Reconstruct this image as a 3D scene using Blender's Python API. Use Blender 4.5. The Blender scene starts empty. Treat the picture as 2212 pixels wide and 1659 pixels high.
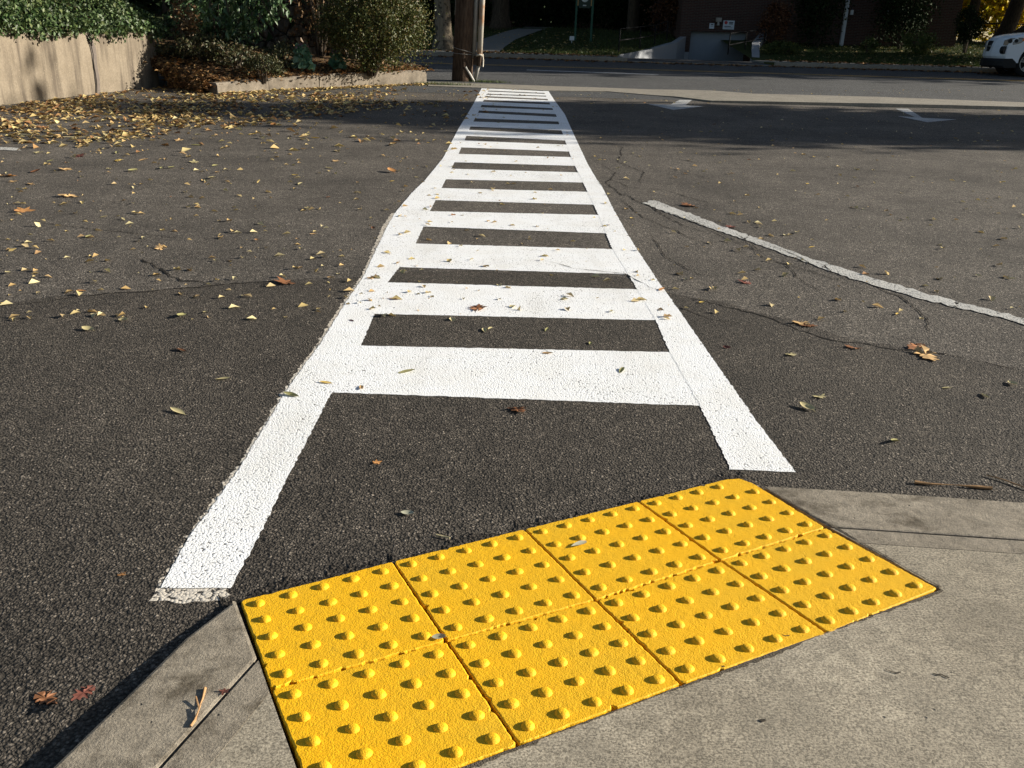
import bpy, bmesh, math, random
import numpy as np
from mathutils import Vector, Matrix
sc = bpy.context.scene
R = math.radians
random.seed(7); rng = np.random.default_rng(7)
# ------------------------------------------------------------------ camera, sky, sun, exposure
EYE = 1.03; PITCH = R(21.29); ROLL = math.atan(.03); FPX = 1912.5; PW, PH = 2212., 1659.
cd = bpy.data.cameras.new('camera'); cam = bpy.data.objects.new('camera', cd); sc.collection.objects.link(cam)
cd.sensor_width = 36; cd.lens = 36 * FPX / PW; cd.clip_start = .05; cd.clip_end = 2000
fw = Vector((0, math.cos(PITCH), -math.sin(PITCH))); r0 = Vector((1, 0, 0)); u0 = Vector((0, math.sin(PITCH), math.cos(PITCH)))
rt = r0 * math.cos(ROLL) + u0 * math.sin(ROLL); up = -r0 * math.sin(ROLL) + u0 * math.cos(ROLL)
cam.matrix_world = Matrix(((rt.x, up.x, -fw.x, 0), (rt.y, up.y, -fw.y, 0), (rt.z, up.z, -fw.z, EYE), (0, 0, 0, 1)))
sc.camera = cam
SUN_EL = 18.5; SUN_AZ = 8.                       # azimuth measured from +X towards +Y
w = bpy.data.worlds.new('World'); sc.world = w; w.use_nodes = True
sky = w.node_tree.nodes.new('ShaderNodeTexSky'); sky.sky_type = 'NISHITA'; sky.sun_disc = False
sky.sun_elevation = R(SUN_EL); sky.sun_rotation = R(90 - SUN_AZ)
bg = w.node_tree.nodes['Background']; bg.inputs[1].default_value = .05
w.node_tree.links.new(sky.outputs[0], bg.inputs[0])
sd = bpy.data.lights.new('sun', 'SUN'); sd.energy = 5.0; sd.angle = R(.5); sd.color = (1, .93, .80)
sun = bpy.data.objects.new('sun', sd); sc.collection.objects.link(sun)
tosun = Vector((math.cos(R(SUN_EL)) * math.cos(R(SUN_AZ)), math.cos(R(SUN_EL)) * math.sin(R(SUN_AZ)), math.sin(R(SUN_EL))))
sun.rotation_euler = tosun.to_track_quat('Z', 'Y').to_euler(); sun.location = (30, 5, 20)
sc.view_settings.view_transform = 'Standard'; sc.view_settings.look = 'None'
sc.view_settings.exposure = 1.1; sc.view_settings.gamma = 1

# ------------------------------------------------------------------ terrain profile and pixel -> place
ZK = [(-60, 0), (5, 0), (7.2, .03), (10.6, .095), (14.5, .19), (25, .42), (28, .48), (30, .52), (600, .52)]
YS = sorted(set([-60, -20, -6] + [round(-6 + .25 * i, 2) for i in range(0, 145)] + [40, 80, 150, 400, 600]))
ZS = [float(np.interp(y, [k[0] for k in ZK], [k[1] for k in ZK])) for y in YS]
def zg(y): return float(np.interp(y, YS, ZS))
def ray(x, y): return rt * ((x - PW / 2) / FPX) - up * ((y - PH / 2) / FPX) + fw
def G(x, y, dz=0.):                             # where the sight line through that spot of the photo meets the ground
    d = ray(x, y); z = 0.
    for _ in range(60):
        t = (z - EYE) / d.z; z = .5 * z + .5 * zg(d.y * t)
    return Vector((d.x * t, d.y * t, zg(d.y * t) + dz))
def at(x, y, Y):                                # ... at distance Y
    d = ray(x, y); t = Y / d.y
    return Vector((d.x * t, Y, EYE + d.z * t))
TN0 = Vector((-.511, 1.427)); TV = Vector((.465, -.885)); TZ0 = .012; TS = .055
def zt(x, y): return TZ0 + TS * ((x - TN0.x) * TV.x + (y - TN0.y) * TV.y)     # the kerb ramp's plane
def T(x, y, dz=0.):
    d = ray(x, y)
    # EYE + d.z t = TZ0 + TS*((d.x t-TN0.x)*TV.x + (d.y t-TN0.y)*TV.y)
    k = d.z - TS * (d.x * TV.x + d.y * TV.y); c = TZ0 - TS * (TN0.x * TV.x + TN0.y * TV.y) - EYE
    t = c / k
    return Vector((d.x * t, d.y * t, EYE + d.z * t + dz))

# ------------------------------------------------------------------ scene-graph helpers
def link(o, parent=None):
    sc.collection.objects.link(o)
    if parent is not None:
        o.parent = parent
    return o
def tag(o, label=None, cat=None, group=None, kind=None):
    if label: o['label'] = label
    if cat: o['category'] = cat
    if group: o['group'] = group
    if kind: o['kind'] = kind
    return o
def mesh(name, verts, faces, mats, parent=None, smooth=False, loc=None, mi=None):
    me = bpy.data.meshes.new(name); me.from_pydata([tuple(v) for v in verts], [], faces); me.update()
    for m in (mats if isinstance(mats, (list, tuple)) else [mats]): me.materials.append(m)
    if smooth: me.polygons.foreach_set('use_smooth', [True] * len(me.polygons))
    if mi is not None: me.polygons.foreach_set('material_index', mi)
    o = bpy.data.objects.new(name, me)
    if loc is not None: o.location = loc
    return link(o, parent)
def empty(name, loc, rz=0., label=None, cat=None, group=None):
    o = bpy.data.objects.new(name, None); o.empty_display_size = .1; o.location = loc; o.rotation_euler = (0, 0, rz)
    link(o); return tag(o, label, cat, group)
class MB:
    def __init__(s): s.v = []; s.f = []
    def add(s, vs, fs):
        b = len(s.v); s.v += [tuple(v) for v in vs]; s.f += [tuple(i + b for i in f) for f in fs]
    def box(s, x0, x1, y0, y1, z0, z1):
        s.add([(x0, y0, z0), (x1, y0, z0), (x1, y1, z0), (x0, y1, z0), (x0, y0, z1), (x1, y0, z1), (x1, y1, z1), (x0, y1, z1)],
              [(0, 3, 2, 1), (4, 5, 6, 7), (0, 1, 5, 4), (1, 2, 6, 5), (2, 3, 7, 6), (3, 0, 4, 7)])
    def tube(s, pts, rads, n=10, cap=True, wob=0.):
        pts = [Vector(p) for p in pts]; rings = []
        for i, p in enumerate(pts):
            a = pts[max(i - 1, 0)]; b = pts[min(i + 1, len(pts) - 1)]; d = (b - a).normalized()
            e = d.cross(Vector((0, 1, .13)) if abs(d.y) < .9 else Vector((1, 0, 0))).normalized(); g = d.cross(e)
            r = rads[i] if hasattr(rads, '__len__') else rads
            rings.append([p + (e * math.cos(t) + g * math.sin(t)) * r * (1 + wob * random.uniform(-1, 1)) for t in [2 * math.pi * k / n for k in range(n)]])
        vs = [q for rr in rings for q in rr]; fs = []
        for i in range(len(pts) - 1):
            for k in range(n): fs.append((i * n + k, i * n + (k + 1) % n, (i + 1) * n + (k + 1) % n, (i + 1) * n + k))
        if cap: fs += [tuple(range(n))[::-1], tuple((len(pts) - 1) * n + k for k in range(n))]
        s.add(vs, fs)
    def prism(s, poly, ztop, zbot):             # poly of (x,y); ztop/zbot a number or a function of x,y
        n = len(poly); tp = ztop if callable(ztop) else (lambda x, y: ztop); bt = zbot if callable(zbot) else (lambda x, y: zbot)
        s.add([(p[0], p[1], bt(p[0], p[1])) for p in poly] + [(p[0], p[1], tp(p[0], p[1])) for p in poly],
              [tuple(range(n))[::-1], tuple(range(n, 2 * n))] + [(i, (i + 1) % n, n + (i + 1) % n, n + i) for i in range(n)])
    def build(s, name, mats, parent=None, smooth=False, bevel=0., loc=None):
        o = mesh(name, s.v, s.f, mats, parent, smooth, loc)
        bm = bmesh.new(); bm.from_mesh(o.data); bmesh.ops.recalc_face_normals(bm, faces=bm.faces)
        if bevel > 0:
            bmesh.ops.bevel(bm, geom=[e for e in bm.edges if e.is_manifold and e.calc_face_angle(0) > .5], offset=bevel, segments=2, affect='EDGES', profile=.6)
        bm.to_mesh(o.data); bm.free(); return o
def ccw(p):
    a = sum(p[i][0] * p[(i + 1) % len(p)][1] - p[(i + 1) % len(p)][0] * p[i][1] for i in range(len(p)))
    return p if a > 0 else p[::-1]

# ------------------------------------------------------------------ materials
class N:
    def __init__(s, name):
        s.m = bpy.data.materials.new(name); s.m.use_nodes = True; s.t = s.m.node_tree; s.b = s.t.nodes['Principled BSDF']
        s.co = s.t.nodes.new('ShaderNodeTexCoord').outputs['Object']
    def n(s, t, **k):
        x = s.t.nodes.new(t)
        for a, v in k.items(): setattr(x, a, v)
        return x
    def put(s, sock, v):
        if isinstance(v, bpy.types.NodeSocket): s.t.links.new(v, sock)
        elif v is not None: sock.default_value = (*v, 1) if isinstance(v, tuple) and len(v) == 3 and sock.type == 'RGBA' else v
    def map(s, scale=(1, 1, 1), rot=(0, 0, 0)):
        x = s.n('ShaderNodeMapping'); x.inputs['Scale'].default_value = scale; x.inputs['Rotation'].default_value = rot; s.put(x.inputs[0], s.co); return x.outputs[0]
    def noise(s, sc_, det=3, rough=.55, co=None, col=False):
        x = s.n('ShaderNodeTexNoise'); s.put(x.inputs['Vector'], co or s.co); x.inputs['Scale'].default_value = sc_
        x.inputs['Detail'].default_value = det; x.inputs['Roughness'].default_value = rough; return x.outputs[1 if col else 0]
    def vor(s, sc_, feat='F1', out='Distance', co=None, rnd=1.):
        x = s.n('ShaderNodeTexVoronoi', feature=feat); s.put(x.inputs['Vector'], co or s.co); x.inputs['Scale'].default_value = sc_
        x.inputs['Randomness'].default_value = rnd; return x.outputs[out]
    def ramp(s, f, stops, interp='LINEAR'):
        x = s.n('ShaderNodeValToRGB'); s.put(x.inputs[0], f); r = x.color_ramp; r.interpolation = interp
        while len(r.elements) < len(stops): r.elements.new(.5)
        for e, (p, c) in zip(r.elements, stops): e.position = p; e.color = (*c, 1) if isinstance(c, tuple) else (c, c, c, 1)
        return x.outputs[0]
    def mix(s, f, a, b, mode='MIX'):
        x = s.n('ShaderNodeMix', data_type='RGBA', blend_type=mode); s.put(x.inputs[0], f); s.put(x.inputs[6], a); s.put(x.inputs[7], b); return x.outputs[2]
    def math(s, op, a, b=None, c=None):
        x = s.n('ShaderNodeMath', operation=op); s.put(x.inputs[0], a); s.put(x.inputs[1], b)
        if c is not None: s.put(x.inputs[2], c)
        return x.outputs[0]
    def sep(s, co=None):
        x = s.n('ShaderNodeSeparateXYZ'); s.put(x.inputs[0], co or s.co); return x.outputs
    def bump(s, h, strength=.5, dist=.01, prev=None):
        x = s.n('ShaderNodeBump'); s.put(x.inputs['Height'], h); x.inputs['Strength'].default_value = strength; x.inputs['Distance'].default_value = dist
        if prev is not None: s.put(x.inputs['Normal'], prev)
        return x.outputs[0]
    def out(s, col=None, rough=.8, normal=None, spec=.3, metal=0.):
        s.put(s.b.inputs['Base Color'], col); s.put(s.b.inputs['Roughness'], rough); s.put(s.b.inputs['Specular IOR Level'], spec); s.put(s.b.inputs['Metallic'], metal)
        if normal is not None: s.put(s.b.inputs['Normal'], normal)
        return s.m
def plain(name, col, rough=.7, spec=.3, metal=0., var=.25, sc_=6., bump=0., bsc=40.):
    k = N(name); n = k.noise(sc_, 4, .65)
    c = k.mix(n, tuple(x * (1 - var) for x in col), tuple(min(1, x * (1 + var)) for x in col))
    return k.out(c, rough, k.bump(k.noise(bsc, 4), bump, .02) if bump else None, spec, metal)
def asphalt(name, lo, hi, scale=125., bumpd=.0045, bs=.9, tint=(1, .95, .88), patchy=.35):
    k = N(name); wob = k.noise(60, 2, .5, col=True)
    co = k.mix(.012, k.co, wob, 'ADD')
    v = k.vor(scale, co=co); vc = k.sep(k.vor(scale, out='Color', co=co))[0]; v2 = k.vor(scale * 2.3, co=co)
    stone = k.ramp(vc, [(0, lo), (.55, (lo + hi) / 2), (.85, hi), (.95, hi * 1.3), (1, hi * 2.4)])
    gap = k.ramp(v, [(.25, 1.), (.62, .45), (.8, .25)])
    c = k.mix(1., stone, gap, 'MULTIPLY')
    big = k.ramp(k.noise(1.1, 5, .65), [(.3, 1 - patchy), (.7, 1 + patchy * .6)])
    c = k.mix(1., c, big, 'MULTIPLY'); c = k.mix(1., c, k.ramp(k.noise(9, 5, .7), [(.3, .78), (.7, 1.16)]), 'MULTIPLY'); c = k.mix(1., c, tint, 'MULTIPLY')
    c = k.mix(k.ramp(k.noise(3.1, 3, .6, co=k.map((.8, 1.3, 1))), [(.66, 0.), (.72, .45)]), c, tuple(x * lo * .8 for x in tint))
    fleck = k.ramp(k.sep(k.vor(38, out='Color'))[1], [(.985, 0.), (.99, 1.)])
    fl2 = k.math('MULTIPLY', fleck, k.ramp(k.vor(38), [(.1, 1.), (.16, 0.)]))
    c = k.mix(k.math('MULTIPLY', fl2, .5), c, (.22, .20, .16))
    h = k.math('ADD', k.math('MULTIPLY', k.math('POWER', v, 1.5), -1.), k.math('ADD', k.math('MULTIPLY', v2, -.25), k.math('MULTIPLY', vc, .35)))
    return k.out(c, .85, k.bump(h, bs, bumpd), .25)
def roadpaint(name, col, wear=.35, scale=125., dark=(.05, .046, .042), bs=.55, dirt=(.70, .67, .61), lim=(.64, .76)):
    k = N(name); wob = k.noise(60, 2, .5, col=True); co = k.mix(.012, k.co, wob, 'ADD')
    v = k.vor(scale, co=co); vc = k.sep(k.vor(scale, out='Color', co=co))[0]
    area = k.noise(2.2, 4, .6)
    pit = k.math('ADD', v, k.math('MULTIPLY', k.math('SUBTRACT', area, .5), wear))
    hole = k.ramp(pit, [(lim[0], 0.), (lim[1], 1.)])
    c = k.mix(k.ramp(k.noise(5, 5, .7), [(.42, 0.), (.75, .5)]), col, dirt)
    c = k.mix(k.ramp(k.noise(1.6, 4, .65, co=k.map((2.2, .5, 1))), [(.52, 0.), (.7, .35)]), c, tuple(x * .8 for x in dirt))
    c = k.mix(hole, c, dark)
    h = k.math('ADD', k.math('MULTIPLY', k.math('POWER', v, 1.6), -1.), k.math('MULTIPLY', vc, .2))
    return k.out(c, .6, k.bump(h, bs, .0035), .3)
def leafmat(name, cols, trans=.25, rough=.5, spec=.3):
    k = N(name); n = k.noise(1.7, 3, .6); oi = k.n('ShaderNodeObjectInfo').outputs['Random']; geo = k.n('ShaderNodeNewGeometry')
    rp = geo.outputs['Random Per Island']
    c = k.ramp(k.math('FRACT', k.math('ADD', k.math('MULTIPLY', rp, .75), k.math('ADD', k.math('MULTIPLY', n, .35), oi))), [(i / max(1, len(cols) - 1), x) for i, x in enumerate(cols)])
    k.out(c, rough, None, spec)
    if trans:
        t = k.n('ShaderNodeBsdfTranslucent'); k.put(t.inputs[0], c); ms = k.n('ShaderNodeMixShader'); ms.inputs[0].default_value = trans
        k.t.links.new(k.b.outputs[0], ms.inputs[1]); k.t.links.new(t.outputs[0], ms.inputs[2])
        k.t.links.new(ms.outputs[0], k.t.nodes['Material Output'].inputs[0])
    return k.m
M = {}
M['asphalt_old'] = asphalt('asphalt_old', .09, .195, 150, .004, .7, (1, .87, .73), patchy=.38)
M['asphalt_new'] = asphalt('asphalt_new', .05, .132, 165, .0044, .95, (1, .85, .69), patchy=.3)
M['asphalt_street'] = asphalt('asphalt_street', .07, .14, 90, .003, .5, (.98, .97, .96), .2)
M['white_paint'] = roadpaint('white_paint', (.82, .825, .83), .42, lim=(.74, .9), scale=185., bs=.38)
M['old_white'] = roadpaint('old_white', (.44, .43, .405), .6)
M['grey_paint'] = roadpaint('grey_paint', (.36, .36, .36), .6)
M['fringe_paint'] = roadpaint('fringe_paint', (.50, .44, .36), .5)
M['yellow_line'] = roadpaint('yellow_line', (.62, .36, .04), .4)
M['crack'] = plain('crack', (.018, .016, .014), .95, .1)
M['crack_dirt'] = plain('crack_dirt', (.045, .032, .022), .95, .1, var=.5, sc_=60)

def yellow_tile():
    k = N('yellow_tactile'); g = k.noise(330, 3, .65); g2 = k.noise(55, 5, .7); big = k.noise(4.5, 4, .6)
    c = k.mix(k.ramp(big, [(.35, 0.), (.7, 1.)]), (.84, .445, .004), (.74, .425, .012))
    c = k.mix(k.ramp(k.noise(16, 5, .75), [(.58, 0.), (.82, .35)]), c, (.52, .33, .035))
    c = k.mix(k.ramp(g2, [(.6, 0.), (.85, .35)]), c, (.46, .29, .03))
    pit = k.ramp(k.vor(95), [(.03, 1.), (.09, 0.)]); pit = k.math('MULTIPLY', pit, k.ramp(k.sep(k.vor(95, out='Color'))[0], [(.86, 0.), (.9, 1.)]))
    c = k.mix(k.math('MULTIPLY', pit, .75), c, (.16, .09, .012))
    h = k.math('ADD', g, k.math('MULTIPLY', g2, 1.3))
    return k.out(c, .62, k.bump(k.math('SUBTRACT', h, pit), .6, .0028), .3)
M['tile'] = yellow_tile()
def concrete(name, a, b, grain=1., brush=.0, stain=None, stainamt=.5, bs=.5, rot=0., ssc=7.):
    k = N(name); big = k.noise(2.6, 6, .65); mid = k.noise(28, 5, .7); fine = k.noise(240, 4, .8)
    c = k.mix(k.ramp(big, [(.3, 0.), (.7, 1.)]), a, b)
    c = k.mix(1., c, k.ramp(mid, [(.36, .76), (.64, 1.12)]), 'MULTIPLY')
    c = k.mix(1., c, k.ramp(fine, [(.40, 1 - .55 * grain), (.60, 1 + .25 * grain)]), 'MULTIPLY')
    pit = k.math('MULTIPLY', k.ramp(k.vor(34), [(.05, 1.), (.12, 0.)]), k.ramp(k.sep(k.vor(34, out='Color'))[2], [(.86, 0.), (.9, 1.)]))
    c = k.mix(k.math('MULTIPLY', pit, .65), c, (.06, .055, .05))
    h = k.math('ADD', k.math('MULTIPLY', fine, .6), k.math('MULTIPLY', mid, 1.1)); h = k.math('SUBTRACT', h, k.math('MULTIPLY', pit, 1.2))
    if brush:
        br = k.noise(9, 4, .7, co=k.map((2.5, 45, 1), (0, 0, rot)))
        h = k.math('ADD', h, k.math('MULTIPLY', br, brush)); c = k.mix(k.ramp(br, [(.25, .32), (.55, 0.)]), c, tuple(x * .55 for x in a))
    if stain:
        s_ = k.ramp(k.noise(ssc, 6, .72), [(.50, 0.), (.68, stainamt)]); c = k.mix(s_, c, stain)
    return k.out(c, .85, k.bump(h, bs, .0035), .25)
M['concrete'] = concrete('concrete', (.325, .28, .21), (.45, .395, .305), 1.1, 1.1, (.13, .115, .09), .45, .55, R(-27))
M['kerb'] = concrete('kerb_concrete', (.18, .152, .115), (.345, .30, .235), .5, .0, (.07, .055, .036), .9, 1., 0., 11.)
M['kerb_far'] = concrete('kerb_far', (.23, .205, .165), (.31, .28, .23), .6)
M['planter_kerb'] = concrete('planter_kerb', (.165, .138, .105), (.245, .205, .16), .5, .0, (.05, .04, .03), .75, .6)
def wallmat():
    k = N('retaining_wall'); drip = k.noise(2.2, 5, .6, co=k.map((3.2, 3.2, .35)))
    big = k.noise(3, 6, .72); fine = k.noise(45, 5, .75)
    c = k.mix(k.ramp(big, [(.3, 0.), (.7, 1.)]), (.155, .126, .092), (.215, .178, .133))
    c = k.mix(1., c, k.ramp(fine, [(.3, .78), (.7, 1.18)]), 'MULTIPLY')
    c = k.mix(k.ramp(drip, [(.47, 0.), (.64, .8)]), c, (.075, .060, .046))
    sp = k.math('MULTIPLY', k.ramp(k.vor(45), [(.12, 1.), (.2, 0.)]), k.ramp(k.sep(k.vor(45, out='Color'))[0], [(.8, 0.), (.84, 1.)]))
    c = k.mix(k.math('MULTIPLY', sp, .5), c, (.45, .38, .29))
    return k.out(c, .9, k.bump(k.math('ADD', fine, k.math('MULTIPLY', big, 2.)), .5, .008), .2)
M['wall'] = wallmat()
def brickmat():
    k = N('brick'); s = k.sep(); cx = k.n('ShaderNodeCombineXYZ'); k.put(cx.inputs[0], k.math('ADD', s[0], s[1])); k.put(cx.inputs[1], s[2])
    b = k.n('ShaderNodeTexBrick'); k.put(b.inputs['Vector'], cx.outputs[0]); b.inputs['Scale'].default_value = 1
    b.inputs['Brick Width'].default_value = .21; b.inputs['Row Height'].default_value = .055; b.inputs['Mortar Size'].default_value = .011
    for i, c in enumerate([(.075, .032, .026), (.048, .022, .019), (.085, .072, .062)]): k.put(b.inputs[i + 1], c)
    return k.out(b.outputs[0], .85, k.bump(b.outputs[1], .4, -.01), .2)
M['brick'] = brickmat()
def stonemat():
    k = N('rubble_stone'); co = k.map((1, 1, 1.7)); e = k.vor(3.2, 'DISTANCE_TO_EDGE', co=co); cc = k.sep(k.vor(3.2, out='Color', co=co))[0]
    c = k.ramp(cc, [(0, (.09, .08, .07)), (.5, (.16, .135, .105)), (1, (.24, .19, .14))]); c = k.mix(1., c, k.ramp(k.noise(14, 5, .7), [(.3, .6), (.7, 1.2)]), 'MULTIPLY')
    c = k.mix(k.ramp(e, [(.02, 1.), (.06, 0.)]), c, (.03, .027, .024))
    return k.out(c, .9, k.bump(k.math('ADD', k.ramp(e, [(0, 0.), (.12, 1.)]), k.math('MULTIPLY', k.noise(20, 5), .4)), .8, .04), .2)
M['stone'] = stonemat()
def barkmat(name, a, b, s=9., blot=None):
    k = N(name); f = k.noise(s, 6, .7, co=k.map((3, 3, .45))); c = k.mix(k.ramp(f, [(.35, 0.), (.65, 1.)]), a, b)
    if blot: c = k.mix(k.ramp(k.noise(5.5, 3, .5), [(.52, 0.), (.58, 1.)]), c, blot)
    return k.out(c, .9, k.bump(f, .8, .03), .15)
M['bark'] = barkmat('bark', (.035, .027, .02), (.10, .078, .058))
M['bark_pale'] = barkmat('bark_pale', (.11, .09, .065), (.22, .18, .13), 6, (.06, .05, .038))
M['pole_wood'] = barkmat('pole_wood', (.035, .022, .015), (.105, .07, .048), 12)
M['lawn'] = plain('lawn_soil', (.05, .058, .020), .95, .1, var=.55, sc_=3, bump=.6, bsc=25)
M['earth'] = plain('earth', (.06, .05, .03), .95, .1, var=.4, sc_=2)
def mulchmat():
    k = N('mulch'); v = k.vor(26, out='Color', co=k.map((1, 1.7, 1))); c = k.ramp(k.sep(v)[0], [(0, (.025, .016, .01)), (.5, (.07, .042, .024)), (.85, (.13, .08, .04)), (1, (.3, .2, .08))])
    return k.out(c, .95, k.bump(k.noise(40, 5, .7), .8, .03), .1)
M['mulch'] = mulchmat()
M['grass'] = leafmat('grass_blade', [(.035, .06, .012), (.06, .09, .02), (.10, .10, .03)], .2)
M['steel'] = plain('galvanised_steel', (.30, .29, .27), .5, .4, .5, .3, 8)
M['rust_pipe'] = (lambda k: k.out(k.mix(k.ramp(k.noise(2.5, 4, .6, co=k.map((1, 1, .8))), [(.5, 0.), (.62, 1.)]), (.36, .33, .28), (.30, .15, .07)), .7, None, .3))(N('weathered_conduit'))
M['tape'] = plain('strap_cloth', (.55, .5, .42), .8)
M['white_wall'] = plain('white_render', (.29, .30, .32), .85, .2, var=.12, sc_=3)
M['garage'] = plain('garage_door_paint', (.24, .27, .31), .6, .3, var=.08)
M['black_metal'] = plain('black_metal', (.012, .012, .013), .8, .1)
M['green_metal'] = plain('green_post', (.012, .07, .045), .5, .4)
M['sign_green'] = plain('sign_dark_green', (.012, .03, .02), .5, .4)
M['gold'] = plain('sign_trim', (.42, .24, .08), .5, .4)
M['sign_white'] = plain('sign_white', (.62, .68, .74), .5, .3, var=.05)
M['sign_red'] = plain('sign_red', (.5, .05, .05), .5, .3, var=.05)
M['sign_ink'] = plain('sign_ink', (.04, .05, .07), .6, .3, var=.05)
M['emblem'] = plain('emblem_pale', (.50, .54, .52), .6, .3)
M['white_trim'] = plain('white_trim', (.6, .64, .68), .5, .3)
M['window_glass'] = plain('window_glass', (.012, .014, .018), .08, .6)
M['car_paint'] = plain('white_car_paint', (.72, .75, .80), .22, .5, var=.02)
M['car_black'] = plain('car_black_plastic', (.012, .012, .013), .55, .3)
M['tyre'] = plain('tyre_rubber', (.014, .014, .014), .85, .2)
M['rim'] = plain('alloy_rim', (.45, .46, .48), .35, .5, .8, .05)
M['lamp_glass'] = plain('headlight_glass', (.20, .19, .19), .12, .6, .3, .3, 12)
M['amber'] = plain('amber_lens', (.75, .16, .02), .3, .5)
M['car_glass'] = plain('car_glass', (.015, .018, .02), .06, .6)
M['boulder'] = plain('boulder_stone', (.34, .22, .13), .9, .2, var=.3, sc_=7, bump=.5, bsc=12)
M['pavement'] = plain('far_pavement', (.21, .20, .18), .9, .2, var=.15, sc_=3)
M['ivy'] = leafmat('ivy_leaf', [(.022, .05, .014), (.05, .09, .028), (.09, .13, .05), (.04, .065, .02), (.022, .035, .012), (.065, .115, .035), (.12, .14, .05)], .15, .5, .3)
M['rhodo'] = leafmat('drooping_leaf', [(.025, .06, .018), (.05, .095, .035), (.085, .135, .06)], .15, .4, .45)
M['privet'] = leafmat('privet_leaf', [(.035, .048, .012), (.075, .09, .022), (.12, .12, .03), (.06, .07, .018), (.13, .085, .026)], .2, .5, .35)
M['low_leaf'] = leafmat('ground_cover_leaf', [(.03, .04, .015), (.065, .07, .028), (.09, .06, .03)], .15)
M['dry_leaf'] = leafmat('dry_brown_leaf', [(.09, .05, .024), (.17, .10, .045), (.26, .16, .075)], .2)
M['kale'] = leafmat('kale_leaf', [(.08, .18, .10), (.16, .29, .17), (.28, .40, .27)], .15, .45)
M['kale_core'] = leafmat('kale_pink', [(.22, .10, .14), (.32, .17, .2)], .15)
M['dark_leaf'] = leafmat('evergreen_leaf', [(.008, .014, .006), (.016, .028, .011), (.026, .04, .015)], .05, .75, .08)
M['shade_leaf'] = leafmat('autumn_tree_leaf', [(.03, .045, .012), (.06, .07, .015), (.10, .08, .02)], .1, .7, .1)
M['russet_leaf'] = leafmat('russet_leaf', [(.05, .018, .008), (.11, .04, .015), (.14, .07, .03)], .1)
M['yellow_leaf'] = leafmat('yellow_tree_leaf', [(.50, .28, .012), (.66, .45, .012), (.76, .54, .015), (.36, .36, .02), (.56, .30, .03)], .4)
M['green_leaf'] = leafmat('small_shrub_leaf', [(.03, .055, .012), (.07, .10, .025), (.11, .12, .03)], .15)
L = {}
for nm, cols in dict(pale=[(.46, .39, .20), (.56, .48, .26)], olive=[(.30, .28, .12), (.38, .35, .15)], yellow=[(.62, .42, .10), (.70, .50, .14)], tan=[(.46, .29, .13), (.58, .38, .18)],
                     orange=[(.38, .18, .06), (.48, .24, .09)], rust=[(.17, .075, .035), (.25, .11, .05)], red=[(.13, .045, .035), (.19, .07, .05)], grey=[(.36, .36, .26), (.42, .41, .31)]).items():
    L[nm] = leafmat('fallen_' + nm, cols, .15, .6, .25)
M['litter'] = leafmat('leaf_litter', [(.58, .47, .22), (.50, .33, .14), (.62, .54, .30), (.32, .16, .07), (.60, .48, .20), (.42, .27, .12)], .15, .6)
M['litter_brown'] = leafmat('brown_litter', [(.13, .06, .025), (.24, .12, .05), (.34, .2, .08), (.10, .05, .03)], .1, .7)
M['twig'] = plain('twig_bark', (.36, .21, .10), .8, .2, var=.4, sc_=60)
M['straw'] = plain('straw', (.60, .50, .28), .7, .2)

# ------------------------------------------------------------------ ground sheets
def sheet(name, x0, x1, ys, mat, dz=0., nx=1, parent=None, bx=None):
    vs = []; fs = []; xs = [x0 + (x1 - x0) * i / nx for i in range(nx + 1)]
    for y in ys:
        for x in xs: vs.append((x, y, zg(y) + dz))
    for j in range(len(ys) - 1):
        for i in range(nx): a = j * (nx + 1) + i; fs.append((a, a + 1, a + nx + 2, a + nx + 1))
    return mesh(name, vs, fs, mat, parent)
tag(sheet('ground', -400, 400, [y for y in YS if y <= 28], M['earth'], -.05), kind='structure')
lot = tag(sheet('parking_lot', -14, 12, [y for y in YS if -6 <= y <= 14.75], M['asphalt_old']), kind='structure')
street = tag(sheet('street', -70, 70, [14.75 + .0] + [y for y in YS if 14.75 < y <= 28], M['asphalt_street'], .002), kind='structure')
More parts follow.
